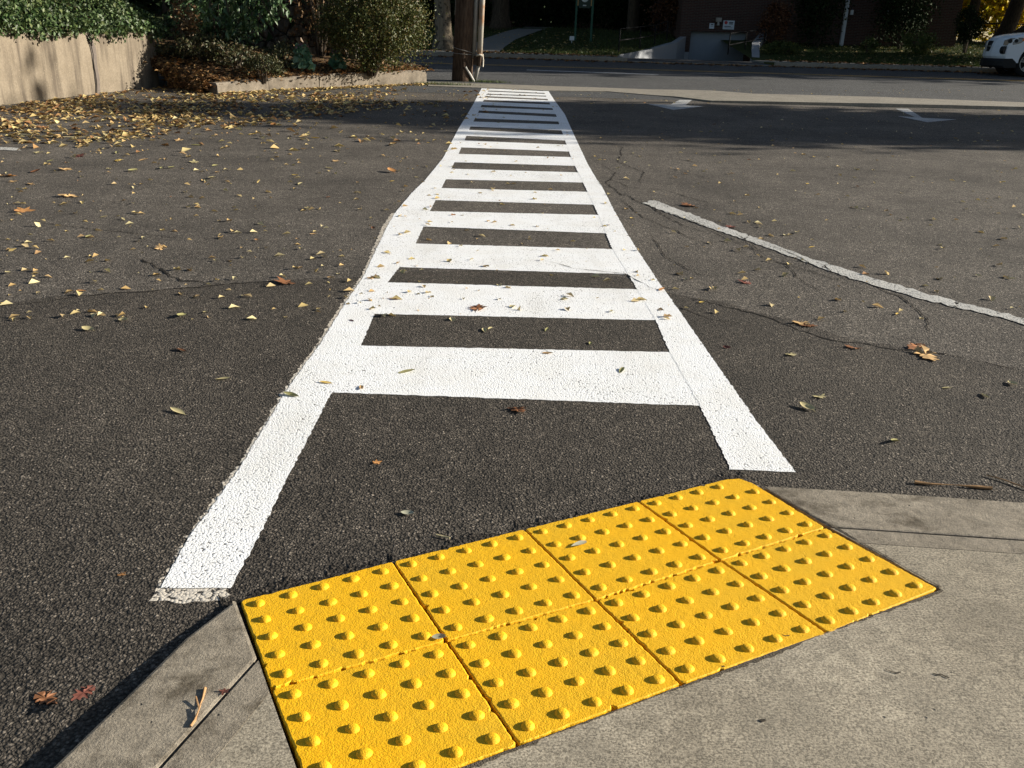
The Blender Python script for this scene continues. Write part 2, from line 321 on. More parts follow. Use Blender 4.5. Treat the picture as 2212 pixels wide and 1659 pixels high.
# near, darker resurfaced patch with a ragged far edge
bp = [(-400, 700), (0, 657), (120, 641), (300, 630), (480, 614), (620, 607), (760, 601), (860, 590), (1000, 585), (1180, 590), (1340, 596), (1440, 632), (1560, 655), (1700, 690), (1850, 735), (2000, 762), (2212, 800), (2600, 868), (3300, 985), (4300, 1140)]
bw = [G(*p) for p in bp]; bxs = [p.x for p in bw]; bys = [p.y for p in bw]
vs = []; fs = []; n = 520
for i in range(n + 1):
    x = bxs[0] + (bxs[-1] - bxs[0]) * i / n; y = float(np.interp(x, bxs, bys)) + random.uniform(-.012, .012) + .012 * math.sin(x * 23)
    vs += [(x, -4, .0015), (x, y, .0015)]
    if i: fs.append((2 * i - 2, 2 * i, 2 * i + 1, 2 * i - 1))
tag(mesh('asphalt_patch', vs, fs, M['asphalt_new']), kind='structure')
def crack(name, pix, wd, mat='crack', parent=lot, dz=.0028, jit=.35):
    wd = wd * .68
    pts = [G(*p) for p in pix]; out = []
    for a, b in zip(pts, pts[1:]):
        m = max(2, int((b - a).length / .02))
        for k in range(m): out.append(a.lerp(b, k / m))
    out.append(pts[-1]); vs = []; fs = []; dx = dy = 0
    for i, p in enumerate(out):
        d = (out[min(i + 1, len(out) - 1)] - out[max(i - 1, 0)]).normalized(); s = Vector((-d.y, d.x, 0))
        dx = dx * .8 + random.uniform(-1, 1) * wd * 1.2; e = min(1, 4 * min(i, len(out) - 1 - i) / len(out) + .15)
        hw = wd * .5 * e * random.uniform(1 - jit * 2, 1 + jit * 2)
        q = p + s * dx
        for sg in (-1, 1): vs.append((q.x + sg * s.x * hw, q.y + sg * s.y * hw, zg(q.y) + dz))
        if i: fs.append((2 * i - 2, 2 * i - 1, 2 * i + 1, 2 * i))
    return mesh(name, vs, fs, M[mat], parent)
for pix, wd in [([(345, 812), (420, 826), (470, 840)], 0)] * 0 + [
    ([(285, 556), (330, 572), (372, 597), (392, 607), (460, 614)], .014), ([(60, 478), (200, 494), (320, 508), (430, 517)], .008), ([(20, 660), (180, 641), (340, 627), (520, 612), (720, 601)], .012),
    ([(1280, 345), (1330, 372), (1310, 395), (1345, 420), (1400, 445), (1480, 490), (1560, 512), (1650, 535)], .011), ([(1300, 380), (1360, 405), (1430, 410), (1500, 430), (1570, 452)], .009),
    ([(1340, 430), (1385, 470), (1460, 500), (1530, 530)], .010), ([(1275, 340), (1340, 333), (1420, 338), (1500, 350), (1700, 362), (1950, 372), (2212, 380)], .010),
    ([(1300, 300), (1345, 320), (1335, 350), (1390, 372), (1380, 400)], .009), ([(1530, 470), (1640, 520), (1700, 550), (1800, 585), (1900, 600)], .010), ([(1400, 500), (1440, 555), (1500, 590), (1560, 600)], .007),
    ([(1590, 520), (1660, 560), (1760, 590), (1850, 620)], .009), ([(1860, 605), (1950, 645), (2005, 690), (2010, 720)], .010), ([(1690, 560), (1720, 600), (1790, 640)], .007),
    ([(1440, 632), (1540, 655), (1640, 682), (1720, 712), (1800, 735), (1900, 750), (2040, 765), (2212, 800)], .012), ([(1460, 660), (1530, 690), (1600, 700)], .005), ([(1420, 380), (1480, 372), (1560, 395)], .006)]:
    crack('crack', pix, wd)
# ------------------------------------------------------------------ paint on the road
def strip(name, A, B, mat, parent, dz, step=.03, jit=.003, soft=0.):
    """a painted band between two boundary polylines A and B (world points) with slightly ragged edges"""
    def res(P, m):
        d = [0]
        for a, b in zip(P, P[1:]): d.append(d[-1] + (b - a).length)
        return [Vector((float(np.interp(t, d, [p.x for p in P])), float(np.interp(t, d, [p.y for p in P])), 0)) for t in np.linspace(0, d[-1], m)]
    ln = sum((b - a).length for a, b in zip(A, A[1:])); m = max(6, int(ln / step)); A = res(A, m); B = res(B, m); vs = []; fs = []; K = 4 if jit < .0015 else 8
    for i in range(m):
        a, b = A[i], B[i]; s = (b - a).normalized(); j1 = random.gauss(0, jit); j2 = random.gauss(0, jit)
        a = a + s * j1; b = b + s * j2
        if i in (0, m - 1):
            t = (A[min(i + 1, m - 1)] - A[max(i - 1, 0)]).normalized(); a = a + t * random.gauss(0, jit); b = b + t * random.gauss(0, jit)
        for k in range(K + 1):
            q = a.lerp(b, k / K)
            if i in (0, m - 1): q = q + (A[min(i + 1, m - 1)] - A[max(i - 1, 0)]).normalized() * random.gauss(0, jit * 1.3)
            vs.append((q.x, q.y, zg(q.y) + dz))
        if i:
            for k in range(K): c = (i - 1) * (K + 1) + k; fs.append((c, c + 1, c + K + 2, c + K + 1))
    return mesh(name, vs, fs, mat, parent)
cwk = empty('ladder_crosswalk', (0, 6, 0), 0, 'freshly painted white ladder crosswalk leading from the yellow ramp across the asphalt to the street', 'crosswalk')
cwk.location = (0, 0, 0)
P = lambda l: [G(*p) for p in l]
lo_ = [(346, 1274), (410, 1160), (454, 1102), (520, 1010), (616, 849), (693, 742), (745, 657), (785, 599), (815, 535), (837, 489), (853, 461), (889, 418), (917, 391), (957, 342), (991, 277), (1021, 228), (1041, 190)]
li_ = [(499, 1272), (560, 1160), (594, 1088), (668, 944), (717, 849), (780, 748), (809, 679), (838, 610), (870, 570), (899, 525), (929, 457), (954, 406), (975, 365), (991, 332), (1015, 277), (1035, 239), (1056, 192)]
ro_ = [(1720, 1023), (1630, 906), (1533, 767), (1441, 635), (1423, 611), (1373, 535), (1328, 458), (1300, 403), (1289, 388), (1269, 354), (1242, 296), (1220, 247), (1197, 216), (1184, 196)]
ri_ = [(1578, 1016), (1511, 877), (1446, 761), (1416, 693), (1376, 626), (1323, 539), (1292, 464), (1269, 415), (1248, 372), (1233, 339), (1216, 291), (1202, 251), (1188, 225), (1173, 196)]
strip('edge_line', P(lo_), P(li_), M['white_paint'], cwk, .0031, step=.012, jit=.0014)
strip('edge_line', P(ri_), P(ro_), M['white_paint'], cwk, .0031, step=.012, jit=.0014)
fr = strip('old_paint_edge', P([(322, 1304), (402, 1160), (446, 1102), (512, 1010), (608, 849), (686, 742), (738, 657), (779, 599), (826, 489), (846, 461)]), P([(486, 1302), (500, 1160), (500, 1102), (560, 1010), (650, 849), (720, 742), (765, 657), (800, 599), (850, 489), (865, 461)]), M['fringe_paint'], cwk, .0019, step=.012, jit=.004)
fr['label'] = 'worn beige edge of older paint showing beside the left line'
gaps = [[(717, 849), (1511, 878), None, None], [(808, 679), (1416, 693), (1446, 762), (780, 748)], [(859, 578), (1346, 593), (1376, 626), (837, 611)], [(912, 490), (1309, 505), (1323, 539), (899, 527)],
        [(940, 433), (1282, 443), (1292, 465), (929, 457)], [(963, 388), (1260, 395), (1270, 415), (953, 407)], [(983, 351), (1242, 359), (1249, 373), (975, 365)], [(998, 319), (1229, 328), (1234, 340), (990, 333)],
        [(1009, 294), (1220, 304), (1224, 313), (1004, 304)], [(1018, 274), (1213, 282), (1217, 291), (1013, 281)], [(1025, 256), (1205, 263), (1208, 269), (1022, 263)], [(1035, 239), (1199, 247), (1202, 253), (1031, 244)],
        [(1041, 227), (1193, 234), (1194, 238), (1038, 232)], [(1046, 216), (1187, 222), (1189, 226), (1042, 220)], [(1050, 208), (1181, 214), (1182, 217), (1048, 211)], [(1053, 203), (1177, 207), (1178, 209), (1052, 205)],
        [(1056, 196), (1173, 201), (1174, 203), (1055, 198)], [None, None, (1172, 197), (1056, 191)]]
bars = []
for g0, g1 in zip(gaps, gaps[1:]):
    nl, nr, fr_, fl = g0[0], g0[1], g1[2], g1[3]
    ext = lambda a, b, k: (a[0] + (a[0] - b[0]) * k, a[1] + (a[1] - b[1]) * k)
    A = [G(*ext(nl, nr, .05)), G(*ext(nr, nl, .05))]; B = [G(*ext(fl, fr_, .05)), G(*ext(fr_, fl, .05))]
    bars.append((A, B)); strip('crossing_bar', A, B, M['white_paint'], cwk, .0026, step=.02, jit=.0016)
for pix, wd in [([(1175, 563), (1215, 573), (1240, 582), (1350, 592), (1400, 622), (1437, 632)], .006), ([(1290, 392), (1300, 403)], .004), ([(860, 585), (1000, 586), (1150, 590)], .003)]:
    crack('crack', pix, wd, parent=cwk, dz=.0044)
pl = empty('parking_line', (0, 0, 0), 0, 'worn cracked white parking line slanting across the asphalt to the right edge', 'road line')
A = P([(1388, 440), (1500, 482), (1604, 517), (1724, 561), (1856, 609), (1995, 648), (2230, 706), (2600, 800)]); B = P([(1412, 433), (1520, 474), (1625, 512), (1740, 555), (1880, 600), (2010, 637), (2230, 694), (2600, 780)])
for a, b in ((0, .321), (.323, .523), (.525, .737), (.739, 1.)):
    def cut(Q, a, b):
        d = [0]
        for p, q in zip(Q, Q[1:]): d.append(d[-1] + (q - p).length)
        return [Vector((float(np.interp(t, d, [p.x for p in Q])), float(np.interp(t, d, [p.y for p in Q])), 0)) for t in np.linspace(a * d[-1], b * d[-1], 12)]
    strip('paint_segment', cut(A, a, b), cut(B, a, b), M['old_white'], pl, .0034, jit=.008)
for pix in ([(1400, 447), (1450, 462), (1520, 490)], [(1480, 470), (1545, 500), (1600, 528)], [(1590, 505), (1640, 540), (1700, 548)], [(1660, 530), (1720, 553), (1760, 580)], [(1770, 570), (1800, 590), (1850, 612)]):
    crack('crack', pix, .007, parent=pl, dz=.0052)
A = P([(-200, 318), (46, 326)]); B = P([(-200, 311), (38, 320)])
tag(strip('parking_line', A, B, M['old_white'], None, .0034, jit=.006), 'short end of a faded white parking line at the left edge below the leaf litter', 'road line')
def arrow(head, stem, label):
    o = MB(); pts = [G(*p, .0034) for p in head]; o.add(pts, [tuple(range(len(pts)))]); a = empty('arrow_marking', (0, 0, 0), 0, label, 'arrow', 'painted turn arrows on the asphalt')
    mesh('arrow_head', pts, [tuple(range(len(pts)))], M['grey_paint'], a); q = [G(*p, .0024) for p in stem]; mesh('arrow_stem', q, [tuple(range(len(q)))], M['grey_paint'], a)
arrow([(1398, 225), (1455, 238), (1520, 230), (1450, 226.5)], [(1447, 227), (1480, 228), (1495, 216), (1468, 216)], 'white painted arrow on shaded asphalt, the nearer to the crosswalk')
arrow([(1938, 251), (2003, 264.5), (2066, 258.5), (1995, 255)], [(1978, 254), (1992, 254.6), (1962, 235), (1934, 235)], 'white painted arrow on shaded asphalt, the farther right one of the two')
yl = empty('centre_line', (0, 0, 0), 0, 'double yellow centre line along the far street', 'road line')
for y in (23.65, 23.9): strip('yellow_stripe', [Vector((-60, y, 0)), Vector((60, y, 0))], [Vector((-60, y + .1, 0)), Vector((60, y + .1, 0))], M['yellow_line'], yl, .007, step=.5)
a, b = G(1138, 152), G(1423, 162)
tag(strip('lane_dash', [a, b], [a + Vector((0, .13, 0)), b + Vector((0, .13, 0))], M['white_paint'], None, .007, step=.2), 'single white lane dash on the far street', 'road line')

# ------------------------------------------------------------------ concrete strip between lot and street
low = [(925, 187), (1042, 191), (1184, 197), (1310, 198.5), (1400, 206), (1461, 211), (1536, 221), (1626, 224), (1900, 231), (2212, 238), (2500, 247)]
hi_ = [(925, 178), (1042, 182), (1184, 187), (1310, 191), (1400, 194.5), (1461, 196.5), (1536, 199.5), (1626, 208), (1900, 216), (2212, 228), (2500, 236)]
lw = [G(*p) for p in low]; hw_ = [G(*p) for p in hi_]; mb = MB(); kh = lambda x, y: zg(y) + .012 + .04 * min(1, max(0, (x - 2.2) / 2.2))
for i in range(len(lw) - 1):
    mb.prism(ccw([(lw[i].x, lw[i].y), (lw[i + 1].x, lw[i + 1].y), (hw_[i + 1].x, hw_[i + 1].y), (hw_[i].x, hw_[i].y)]), kh, lambda x, y: zg(y) - .1)
tag(mb.build('pavement_strip', M['kerb_far']), kind='structure')
# ------------------------------------------------------------------ far side of the street
DX0, DX1 = at(1334, 118, 31.).x, at(1625, 118, 31.).x
mb = MB(); mb.box(-70, DX0, 28, 28.18, .3, .60); mb.box(DX1, 70, 28, 28.18, .3, .60); mb.box(DX0, DX1, 28, 28.18, .3, .515)
tag(mb.build('far_kerb', M['kerb_far'], bevel=.015), kind='structure')
mb = MB(); mb.box(-70, DX0, 28.18, 29.4, .3, .58); mb.box(DX1, 70, 28.18, 29.4, .3, .58); tag(mb.build('verge', M['lawn']), kind='structure')
mb = MB(); mb.box(-70, DX0, 29.4, 30.8, .3, .605); mb.box(DX1, 70, 29.4, 30.8, .3, .605); tag(mb.build('pavement', M['pavement']), kind='structure')
GY = 36.; GX0, GX1, BX0, BX1 = [at(q_, 100, GY).x for q_ in (1490, 1611, 1466, 2062)]
mb = MB(); mb.add([(DX0, 28.18, .512), (DX1, 28.18, .512), (DX1, 30.6, .56), (DX0, 30.6, .56), (GX1 + .7, 36, -.62), (BX0 - .3, 36, -.62), (BX0 - .7, 34, -.2), (DX1 + .4, 34, -.2)], [(0, 1, 2, 3), (3, 2, 7, 6), (6, 7, 4, 5)]); tag(mb.build('driveway', M['asphalt_street']), kind='structure')
def lz(x, y): return .60 + .11 * max(0, min(8, y - 30.8)) + .03 * math.sin(x * .9) * min(1, max(0, y - 30.8))
RW = [at(1338, 118, 31.2), at(1400, 108, 32.7), at(1463, 91, 34.2), at(1482, 79, 35.9)]
LB = [(30.8, DX0)] + [(q_.y, q_.x - .03) for q_ in RW] + [(500, RW[-1].x - .03)]
def lawn(name, x0, x1):
    ny = 26; ys = [30.8 + (400 - 30.8) * (j / ny) ** 3.2 for j in range(ny + 1)]; v = []; nx = 90
    for y in ys:
        a, b = x0, x1
        if x1 < 9: b = float(np.interp(y, [p[0] for p in LB], [p[1] for p in LB]))
        for i in range(nx + 1):
            q = i / nx; q = 1 - (1 - q) ** 2.2 if x1 < 9 else q ** 2.2; x = a + (b - a) * q; v.append((x, y, lz(x, y)))
    f = [(j * (nx + 1) + i, j * (nx + 1) + i + 1, (j + 1) * (nx + 1) + i + 1, (j + 1) * (nx + 1) + i) for j in range(ny) for i in range(nx)]
    return tag(mesh(name, v, f, M['lawn'], smooth=True), kind='structure')
lawn('lawn', -300, DX0); lawn('lawn', DX1, 300)
# walkway across the lawn
c0 = [(at(q_[0], q_[1], q_[2]).x, q_[2]) for q_ in ((1040, 108, 30.85), (1052, 98, 32.2), (1078, 84, 34.4), (1130, 68, 37.2), (1165, 60, 40), (1170, 55, 46))]
v = []; f = []
for i, (x, y) in enumerate(c0):
    for s_ in (-.6, .6): v.append((x + s_, y, lz(x + s_, y) + .03))
    if i: f.append((2 * i - 2, 2 * i - 1, 2 * i + 1, 2 * i))
tag(mesh('path', v, f, M['pavement']), kind='structure')

# ------------------------------------------------------------------ kerb ramp: tiles, kerbs, sidewalk
gridp = [[(517, 1298), (848, 1213), (1132, 1143), (1378, 1083), (1600, 1027)], [(584, 1490), (965, 1386), (1287, 1297), (1557, 1212), (1785, 1140)], [(690, 1772), (1120, 1610), (1473, 1479), (1789, 1369), (2028, 1272)]]
gw = [[T(*p) for p in r] for r in gridp]
def bil(q, a, b): return (q[0] * (1 - a) + q[1] * a) * (1 - b) + (q[3] * (1 - a) + q[2] * a) * b
def dome_mesh(seed):
    rr = random.Random(seed); n = 20; prof = [(.0144, -.0006), (.0134, .0008), (.0125, .0027), (.0110, .0047), (.0088, .0062), (.0060, .0070), (.0030, .0074)]
    v = []; f = []; ph = rr.uniform(0, 6); am = rr.uniform(.02, .06)
    for r_, z in prof:
        for k in range(n):
            t = 2 * math.pi * k / n; q = 1 + am * math.sin(2 * t + ph) + rr.uniform(-.025, .025)
            v.append((r_ * q * math.cos(t), r_ * q * math.sin(t), z + (rr.uniform(-.0003, .0003) if z > 0 else 0)))
    v.append((0, 0, .00755 + rr.uniform(-.0004, .0004)))
    for j in range(len(prof) - 1):
        for k in range(n): f.append((j * n + k, j * n + (k + 1) % n, (j + 1) * n + (k + 1) % n, (j + 1) * n + k))
    for k in range(n): f.append(((len(prof) - 1) * n + k, (len(prof) - 1) * n + (k + 1) % n, len(v) - 1))
    me = bpy.data.meshes.new('dome'); me.from_pydata(v, [], f); me.materials.append(M['tile']); me.polygons.foreach_set('use_smooth', [True] * len(f)); return me
domes = [dome_mesh(i) for i in range(8)]
tn = Vector((-TS * TV.x, -TS * TV.y, 1)).normalized(); tq = tn.to_track_quat('Z', 'Y').to_euler()
def dome_at(p, parent):
    o = bpy.data.objects.new('dome', random.choice(domes)); o.location = p; e = tn.to_track_quat('Z', 'Y'); o.rotation_euler = e.to_euler()
    s_ = random.uniform(.80, .90); o.scale = (s_, s_, random.uniform(.74, .92)); return link(o, parent)
tl = [['leftmost in the back row, touching the left white line', 'second from left in the back row by dark asphalt', 'third from left in back row, grey leaf on it', 'rightmost in the back row, its outer corner worn round'],
      ['leftmost in the front row, cut by the bottom edge', 'second from left in the front row', 'third from left in the front row', 'rightmost in the front row, its corner pointing into concrete']]
for j in range(2):
    for i in range(4):
        q = [gw[j][i], gw[j][i + 1], gw[j + 1][i + 1], gw[j + 1][i]]
        q2 = [bil(q, a, b) for a, b in ((.0055, .003), (.9945, .003), (.9945, .997), (.0055, .997))]
        base = sum(q, Vector()) / 4; e = empty('tactile_tile', (0, 0, 0), 0, 'yellow tactile tile, ' + tl[j][i], 'paving tile', 'yellow tactile paving tiles on the kerb ramp')
        per = []
        for k in range(4):
            a, b = q2[k], q2[(k + 1) % 4]; m = 44
            for s_ in range(m):
                p = a.lerp(b, s_ / m); c = (base - p).normalized(); row = (k == 2 and j == 0) or (k == 0 and j == 1)
                p = p + c * abs(random.gauss(0, .0011 if not row else .0018))
                if random.random() < .018: p = p + c * random.uniform(.003, .007)
                if s_ == 0: p = p + c * .002
                per.append(p)
        if (j, i) == (0, 3):                      # the worn round outer corner
            cr = q2[1]; per2 = []
            for p in per:
                d = (p - cr).length
                if d < .05: p = p + (base - p).normalized() * (.05 - d) * .36
                per2.append(p)
            per = per2
        n = len(per); ins = [p + (base - p).normalized() * .0025 + Vector((0, 0, .0014)) for p in per]
        bot = [p - Vector((0, 0, .05)) for p in per]; cen = base + Vector((0, 0, .0014)); mid = [p.lerp(base, .5) + Vector((0, 0, .0007)) for p in per]
        v = bot + per + ins + [base + Vector((0, 0, .0014))]
        f = [(k, (k + 1) % n, n + (k + 1) % n, n + k) for k in range(n)] + [(n + k, n + (k + 1) % n, 2 * n + (k + 1) % n, 2 * n + k) for k in range(n)] + [(2 * n + k, 2 * n + (k + 1) % n, 3 * n) for k in range(n)]
        sl = mesh('slab', v, f, M['tile'], e); bm = bmesh.new(); bm.from_mesh(sl.data); bmesh.ops.recalc_face_normals(bm, faces=bm.faces); bm.to_mesh(sl.data); bm.free()
        if (j, i) != (1, 0) or True:
            for a in range(5):
                for b in range(5):
                    p = bil(q, (a + .5) / 5, (b + .5) / 5) + Vector((0, 0, .0014))
                    if (i, j, a, b) == (3, 0, 4, 0): continue
                    dome_at(p, e)
# sidewalk and kerbs share the ramp's plane
def slab(name, poly, mat, dz, depth=.14, bevel=0.):
    mb = MB(); mb.prism(ccw([(p[0], p[1]) for p in poly]), lambda x, y: zt(x, y) + dz, lambda x, y: -depth)
    return tag(mb.build(name, mat, bevel=bevel), kind='structure')
def line(p, q, Y): t = (Y - p.y) / (q.y - p.y); return p + (q - p) * t
gd = .0035
kl0, kl1 = T(472, 1303), T(112, 1659); gl0, gl1 = T(559, 1421), T(345, 1659); fl0 = T(588, 1497); fl1 = fl0 + (gl1 - gl0)
tA, tB, tC = gw[0][0], gw[2][0], gw[2][4]; tD, tE = gw[1][4], gw[0][4]
def onleft(t): return tA.lerp(gw[1][0], t * 2) if t < .5 else gw[1][0].lerp(tB, t * 2 - 1)
off = Vector((-.0045, -.002, 0))
YN = -2.5
lf = lambda y: tA + (gw[1][0] - tA) * ((y - tA.y) / (gw[1][0].y - tA.y)) + Vector((-.003, 0, 0))
edgeL = [Vector(kl0), Vector(kl1), line(kl0, kl1, YN)]
kpoly = [kl0 + Vector((.03, .012, 0)), tA + Vector((-.006, .0, 0)), lf(gl0.y + .0), line(gl0, gl1, YN), line(kl0, kl1, YN), kl1, T(300, 1478), T(400, 1379)]
slab('kerb', kpoly, M['kerb'], .001, bevel=.007)
off = Vector((.0055, 0, 0)); g2 = lf(gl0.y - .008)
lb = lf(fl0.y)
slab('kerb', [g2, lb, line(fl0, fl1, YN), line(gl0, gl1, YN) + Vector((.008, 0, 0))], M['kerb'], .0008)
nb = tB + Vector((-.004, -.004, 0)); nc = tC + Vector((.004, -.004, 0))
def ragged(a, b, m, amt, nrm):
    return [a.lerp(b, k / m) + nrm * random.gauss(0, amt) for k in range(m + 1)]
v_left = [lb + Vector((.0003, -.0003, 0)), nb]
slab('sidewalk', v_left + [Vector((nb.x, YN, 0)), line(fl0, fl1, YN) + Vector((.0003, 0, 0))], M['concrete'], .0002)
bt = ragged(nb, nc, 40, .0015, Vector((.465, -.885, 0)))
sR0, sR1 = T(1862, 1168), T(2212, 1188); gR0, gR1 = T(1788, 1128), T(2212, 1158); kR0, kR1 = T(1655, 1050), T(2212, 1088)
XE = 3.2
def lx(p, q, X): t = (X - p.x) / (q.x - p.x); return p + (q - p) * t
re_ = lambda t: tE.lerp(tD, t) + Vector((.005, .003, 0))
re2 = lambda t: tD.lerp(tC, t) + Vector((.005, .003, 0))
tk = ((sR0 - tD).length) / (tC - tD).length
slab('sidewalk', bt + [re2(.5), re2(tk), lx(gR0, gR1, XE) + Vector((0, -.06, 0)), Vector((XE, YN, 0)), Vector((nb.x + .001, YN, 0))], M['concrete'], .0004)
slab('kerb', [re2(tk), re2(.05), re2(.022), lx(gR0, gR1, XE) + Vector((0, -.010, 0)), lx(gR0, gR1, XE) + Vector((0, -.06, 0))], M['kerb'], .001)
slab('kerb', [re_(.99), re_(.5), re_(.28), kR0, T(1900, 1064), lx(kR0, kR1, XE), lx(gR0, gR1, XE)], M['kerb'], .001, bevel=.006)
mb = MB(); zz = lambda x, y: zt(x, y) - .022
mb.prism(ccw([(kl0.x + .06, kl0.y + .0), (tE.x - .03, tE.y - .035), (XE - .1, lx(kR0, kR1, XE).y - .06), (XE - .1, YN + .1), (line(kl0, kl1, YN).x + .1, YN + .1), (kl1.x + .06, kl1.y)]), zz, lambda x, y: -.2)
tag(mb.build('ramp_bedding', M['crack_dirt']), kind='structure')

def seam(name, a, b, w0, w1, mat, fz, parent=None, step=.006, nrm=Vector((.465, -.885, 0))):
    m = int((b - a).length / step); v = []; f = []; u = .5
    for i in range(m + 1):
        p = a.lerp(b, i / m); u = min(1, max(0, u + random.gauss(0, .22))); q = p + nrm * (w0 + (w1 - w0) * u * random.uniform(.5, 1)); p = p - nrm * random.uniform(0, .0015)
        v += [(p.x, p.y, fz(p.x, p.y)), (q.x, q.y, fz(q.x, q.y))]
        if i: f.append((2 * i - 2, 2 * i - 1, 2 * i + 1, 2 * i))
    return tag(mesh(name, v, f, mat, parent), kind='structure')
M['joint_dirt'] = plain('joint_dirt', (.13, .11, .085), .95, .1, var=.6, sc_=90, bump=.8, bsc=300)
M['asphalt_dirt'] = asphalt('asphalt_dirt', .022, .075, 120, .006, 1., (1, .82, .64), patchy=.5)
seam('joint_dirt', nb, nc, .001, .011, M['joint_dirt'], lambda x, y: zt(x, y) + .0012)
seam('joint_dirt', tE + Vector((.003, 0, 0)), tC + Vector((.004, .002, 0)), .001, .007, M['joint_dirt'], lambda x, y: zt(x, y) + .0018, nrm=Vector((.885, .465, 0)))
seam('edge_grit', tA + Vector((-.03, -.01, 0)), tE + Vector((.02, .012, 0)), .012, .06, M['asphalt_dirt'], lambda x, y: .0032, nrm=Vector((-.465, .885, 0)))
M['joint_mark'] = plain('pit_mark', (.05, .042, .034), .95, .1)  # dark colour of the small pits and short cracks in the concrete
def mark(pix, wd):
    wd = wd * .7
    pts = [T(*p) for p in pix]; v = []; f = []
    for i, p in enumerate(pts):
        d = (pts[min(i + 1, len(pts) - 1)] - pts[max(i - 1, 0)]).normalized(); s_ = Vector((-d.y, d.x, 0)) * wd * (.35 + .65 * math.sin(math.pi * (i + .4) / len(pts))) * random.uniform(.6, 1.2)
        for sg in (-1, 1): q = p + s_ * sg * .5; v.append((q.x, q.y, zt(q.x, q.y) + .0016))
        if i: f.append((2 * i - 2, 2 * i - 1, 2 * i + 1, 2 * i))
    tag(mesh('surface_mark', v, f, M['joint_mark']), kind='structure')
mark([(1912, 1447), (1920, 1450), (1928, 1453), (1937, 1455), (1946, 1453)], .005); mark([(2014, 1455), (2024, 1459), (2033, 1458), (2042, 1463), (2050, 1466)], .006); mark([(1640, 1557), (1646, 1558), (1653, 1556)], .010); mark([(1690, 1373), (1697, 1375), (1705, 1374)], .005); mark([(1557, 1440), (1561, 1441), (1565, 1440)], .006)
# ------------------------------------------------------------------ foliage tools
def leafcloud(name, pts, size, mat, parent, nrm=None, wr=.5, fold=.25, droop=0., jitter=.8, mats=None, loc=None, szvar=.35, flat=1.):
    n = len(pts); pts = np.asarray(pts, float)
    d = rng.normal(size=(n, 3)); d[:, 2] *= flat; d[:, 2] -= droop * 2; d /= np.linalg.norm(d, axis=1)[:, None]
    if nrm is None: nn = rng.normal(size=(n, 3))
    else: nn = np.asarray(nrm, float) * 1. + rng.normal(size=(n, 3)) * jitter
    nn -= (nn * d).sum(1)[:, None] * d; nn /= np.linalg.norm(nn, axis=1)[:, None] + 1e-9; s = np.cross(d, nn)
    L_ = size * (1 + szvar * rng.uniform(-1, 1, n))[:, None]; w_ = L_ * wr * .5
    base = pts - d * L_ * .5; tip = pts + d * L_ * .5 - nn * L_ * .12; m1 = pts - d * L_ * .08 + nn * L_ * .05
    a = m1 + s * w_ + nn * L_ * fold * .5; b = m1 - s * w_ + nn * L_ * fold * .5
    V = np.stack([base, a, tip, b], 1).reshape(-1, 3); i = np.arange(n) * 4
    F = np.concatenate([np.stack([i, i + 1, i + 2], 1), np.stack([i, i + 2, i + 3], 1)])
    me = bpy.data.meshes.new(name); me.vertices.add(len(V)); me.vertices.foreach_set('co', V.ravel().astype(np.float32))
    me.loops.add(len(F) * 3); me.loops.foreach_set('vertex_index', F.ravel().astype(np.int32)); me.polygons.add(len(F))
    me.polygons.foreach_set('loop_start', (np.arange(len(F)) * 3).astype(np.int32)); me.update(calc_edges=True); me.validate()
    for m in (mats or [mat]): me.materials.append(m)
    if mats: me.polygons.foreach_set('material_index', np.tile(rng.integers(0, len(mats), n), 2).astype(np.int32))
    o = bpy.data.objects.new(name, me)
    if loc is not None: o.location = loc
    return link(o, parent)
def blob(c, rad, n, clumps=30, tight=.22, shell=.55):
    c = np.array(c, float); rad = np.array(rad, float); u = rng.normal(size=(clumps, 3)); u /= np.linalg.norm(u, axis=1)[:, None]
    cc = u * (shell + (1 - shell) * rng.uniform(0, 1, clumps)[:, None]) * .86
    k = rng.integers(0, clumps, n); q = cc[k] + rng.normal(size=(n, 3)) * tight * (.6 + .8 * rng.random(clumps))[k][:, None]
    nr = q / (np.linalg.norm(q, axis=1)[:, None] + 1e-6); return c + q * rad, nr
def bush(name, loc, rad, n, leaf, mat, label, cat='shrub', clumps=30, stems=9, stem_mat='bark', tight=.22, wr=.55, shell=.55, group=None, low=.0):
    e = empty(name, loc, 0, label, cat, group); p, nr = blob((0, 0, rad[2] + low), rad, n, clumps, tight, shell)
    k = p[:, 2] > .02; leafcloud('foliage', p[k], leaf, M[mat] if isinstance(mat, str) else mat, e, nr[k], wr)
    s = MB()
    for i in range(stems):
        t = random.uniform(0, 6.28); r = random.uniform(.3, .75)
        s.tube([(.05 * math.cos(t), .05 * math.sin(t), -.05), (r * .5 * rad[0] * math.cos(t), r * .5 * rad[1] * math.sin(t), rad[2] * .6 + low), (r * rad[0] * math.cos(t), r * rad[1] * math.sin(t), rad[2] * 1.3 + low)], [.016, .011, .004], 5)
    s.build('stem', M[stem_mat], e); return e
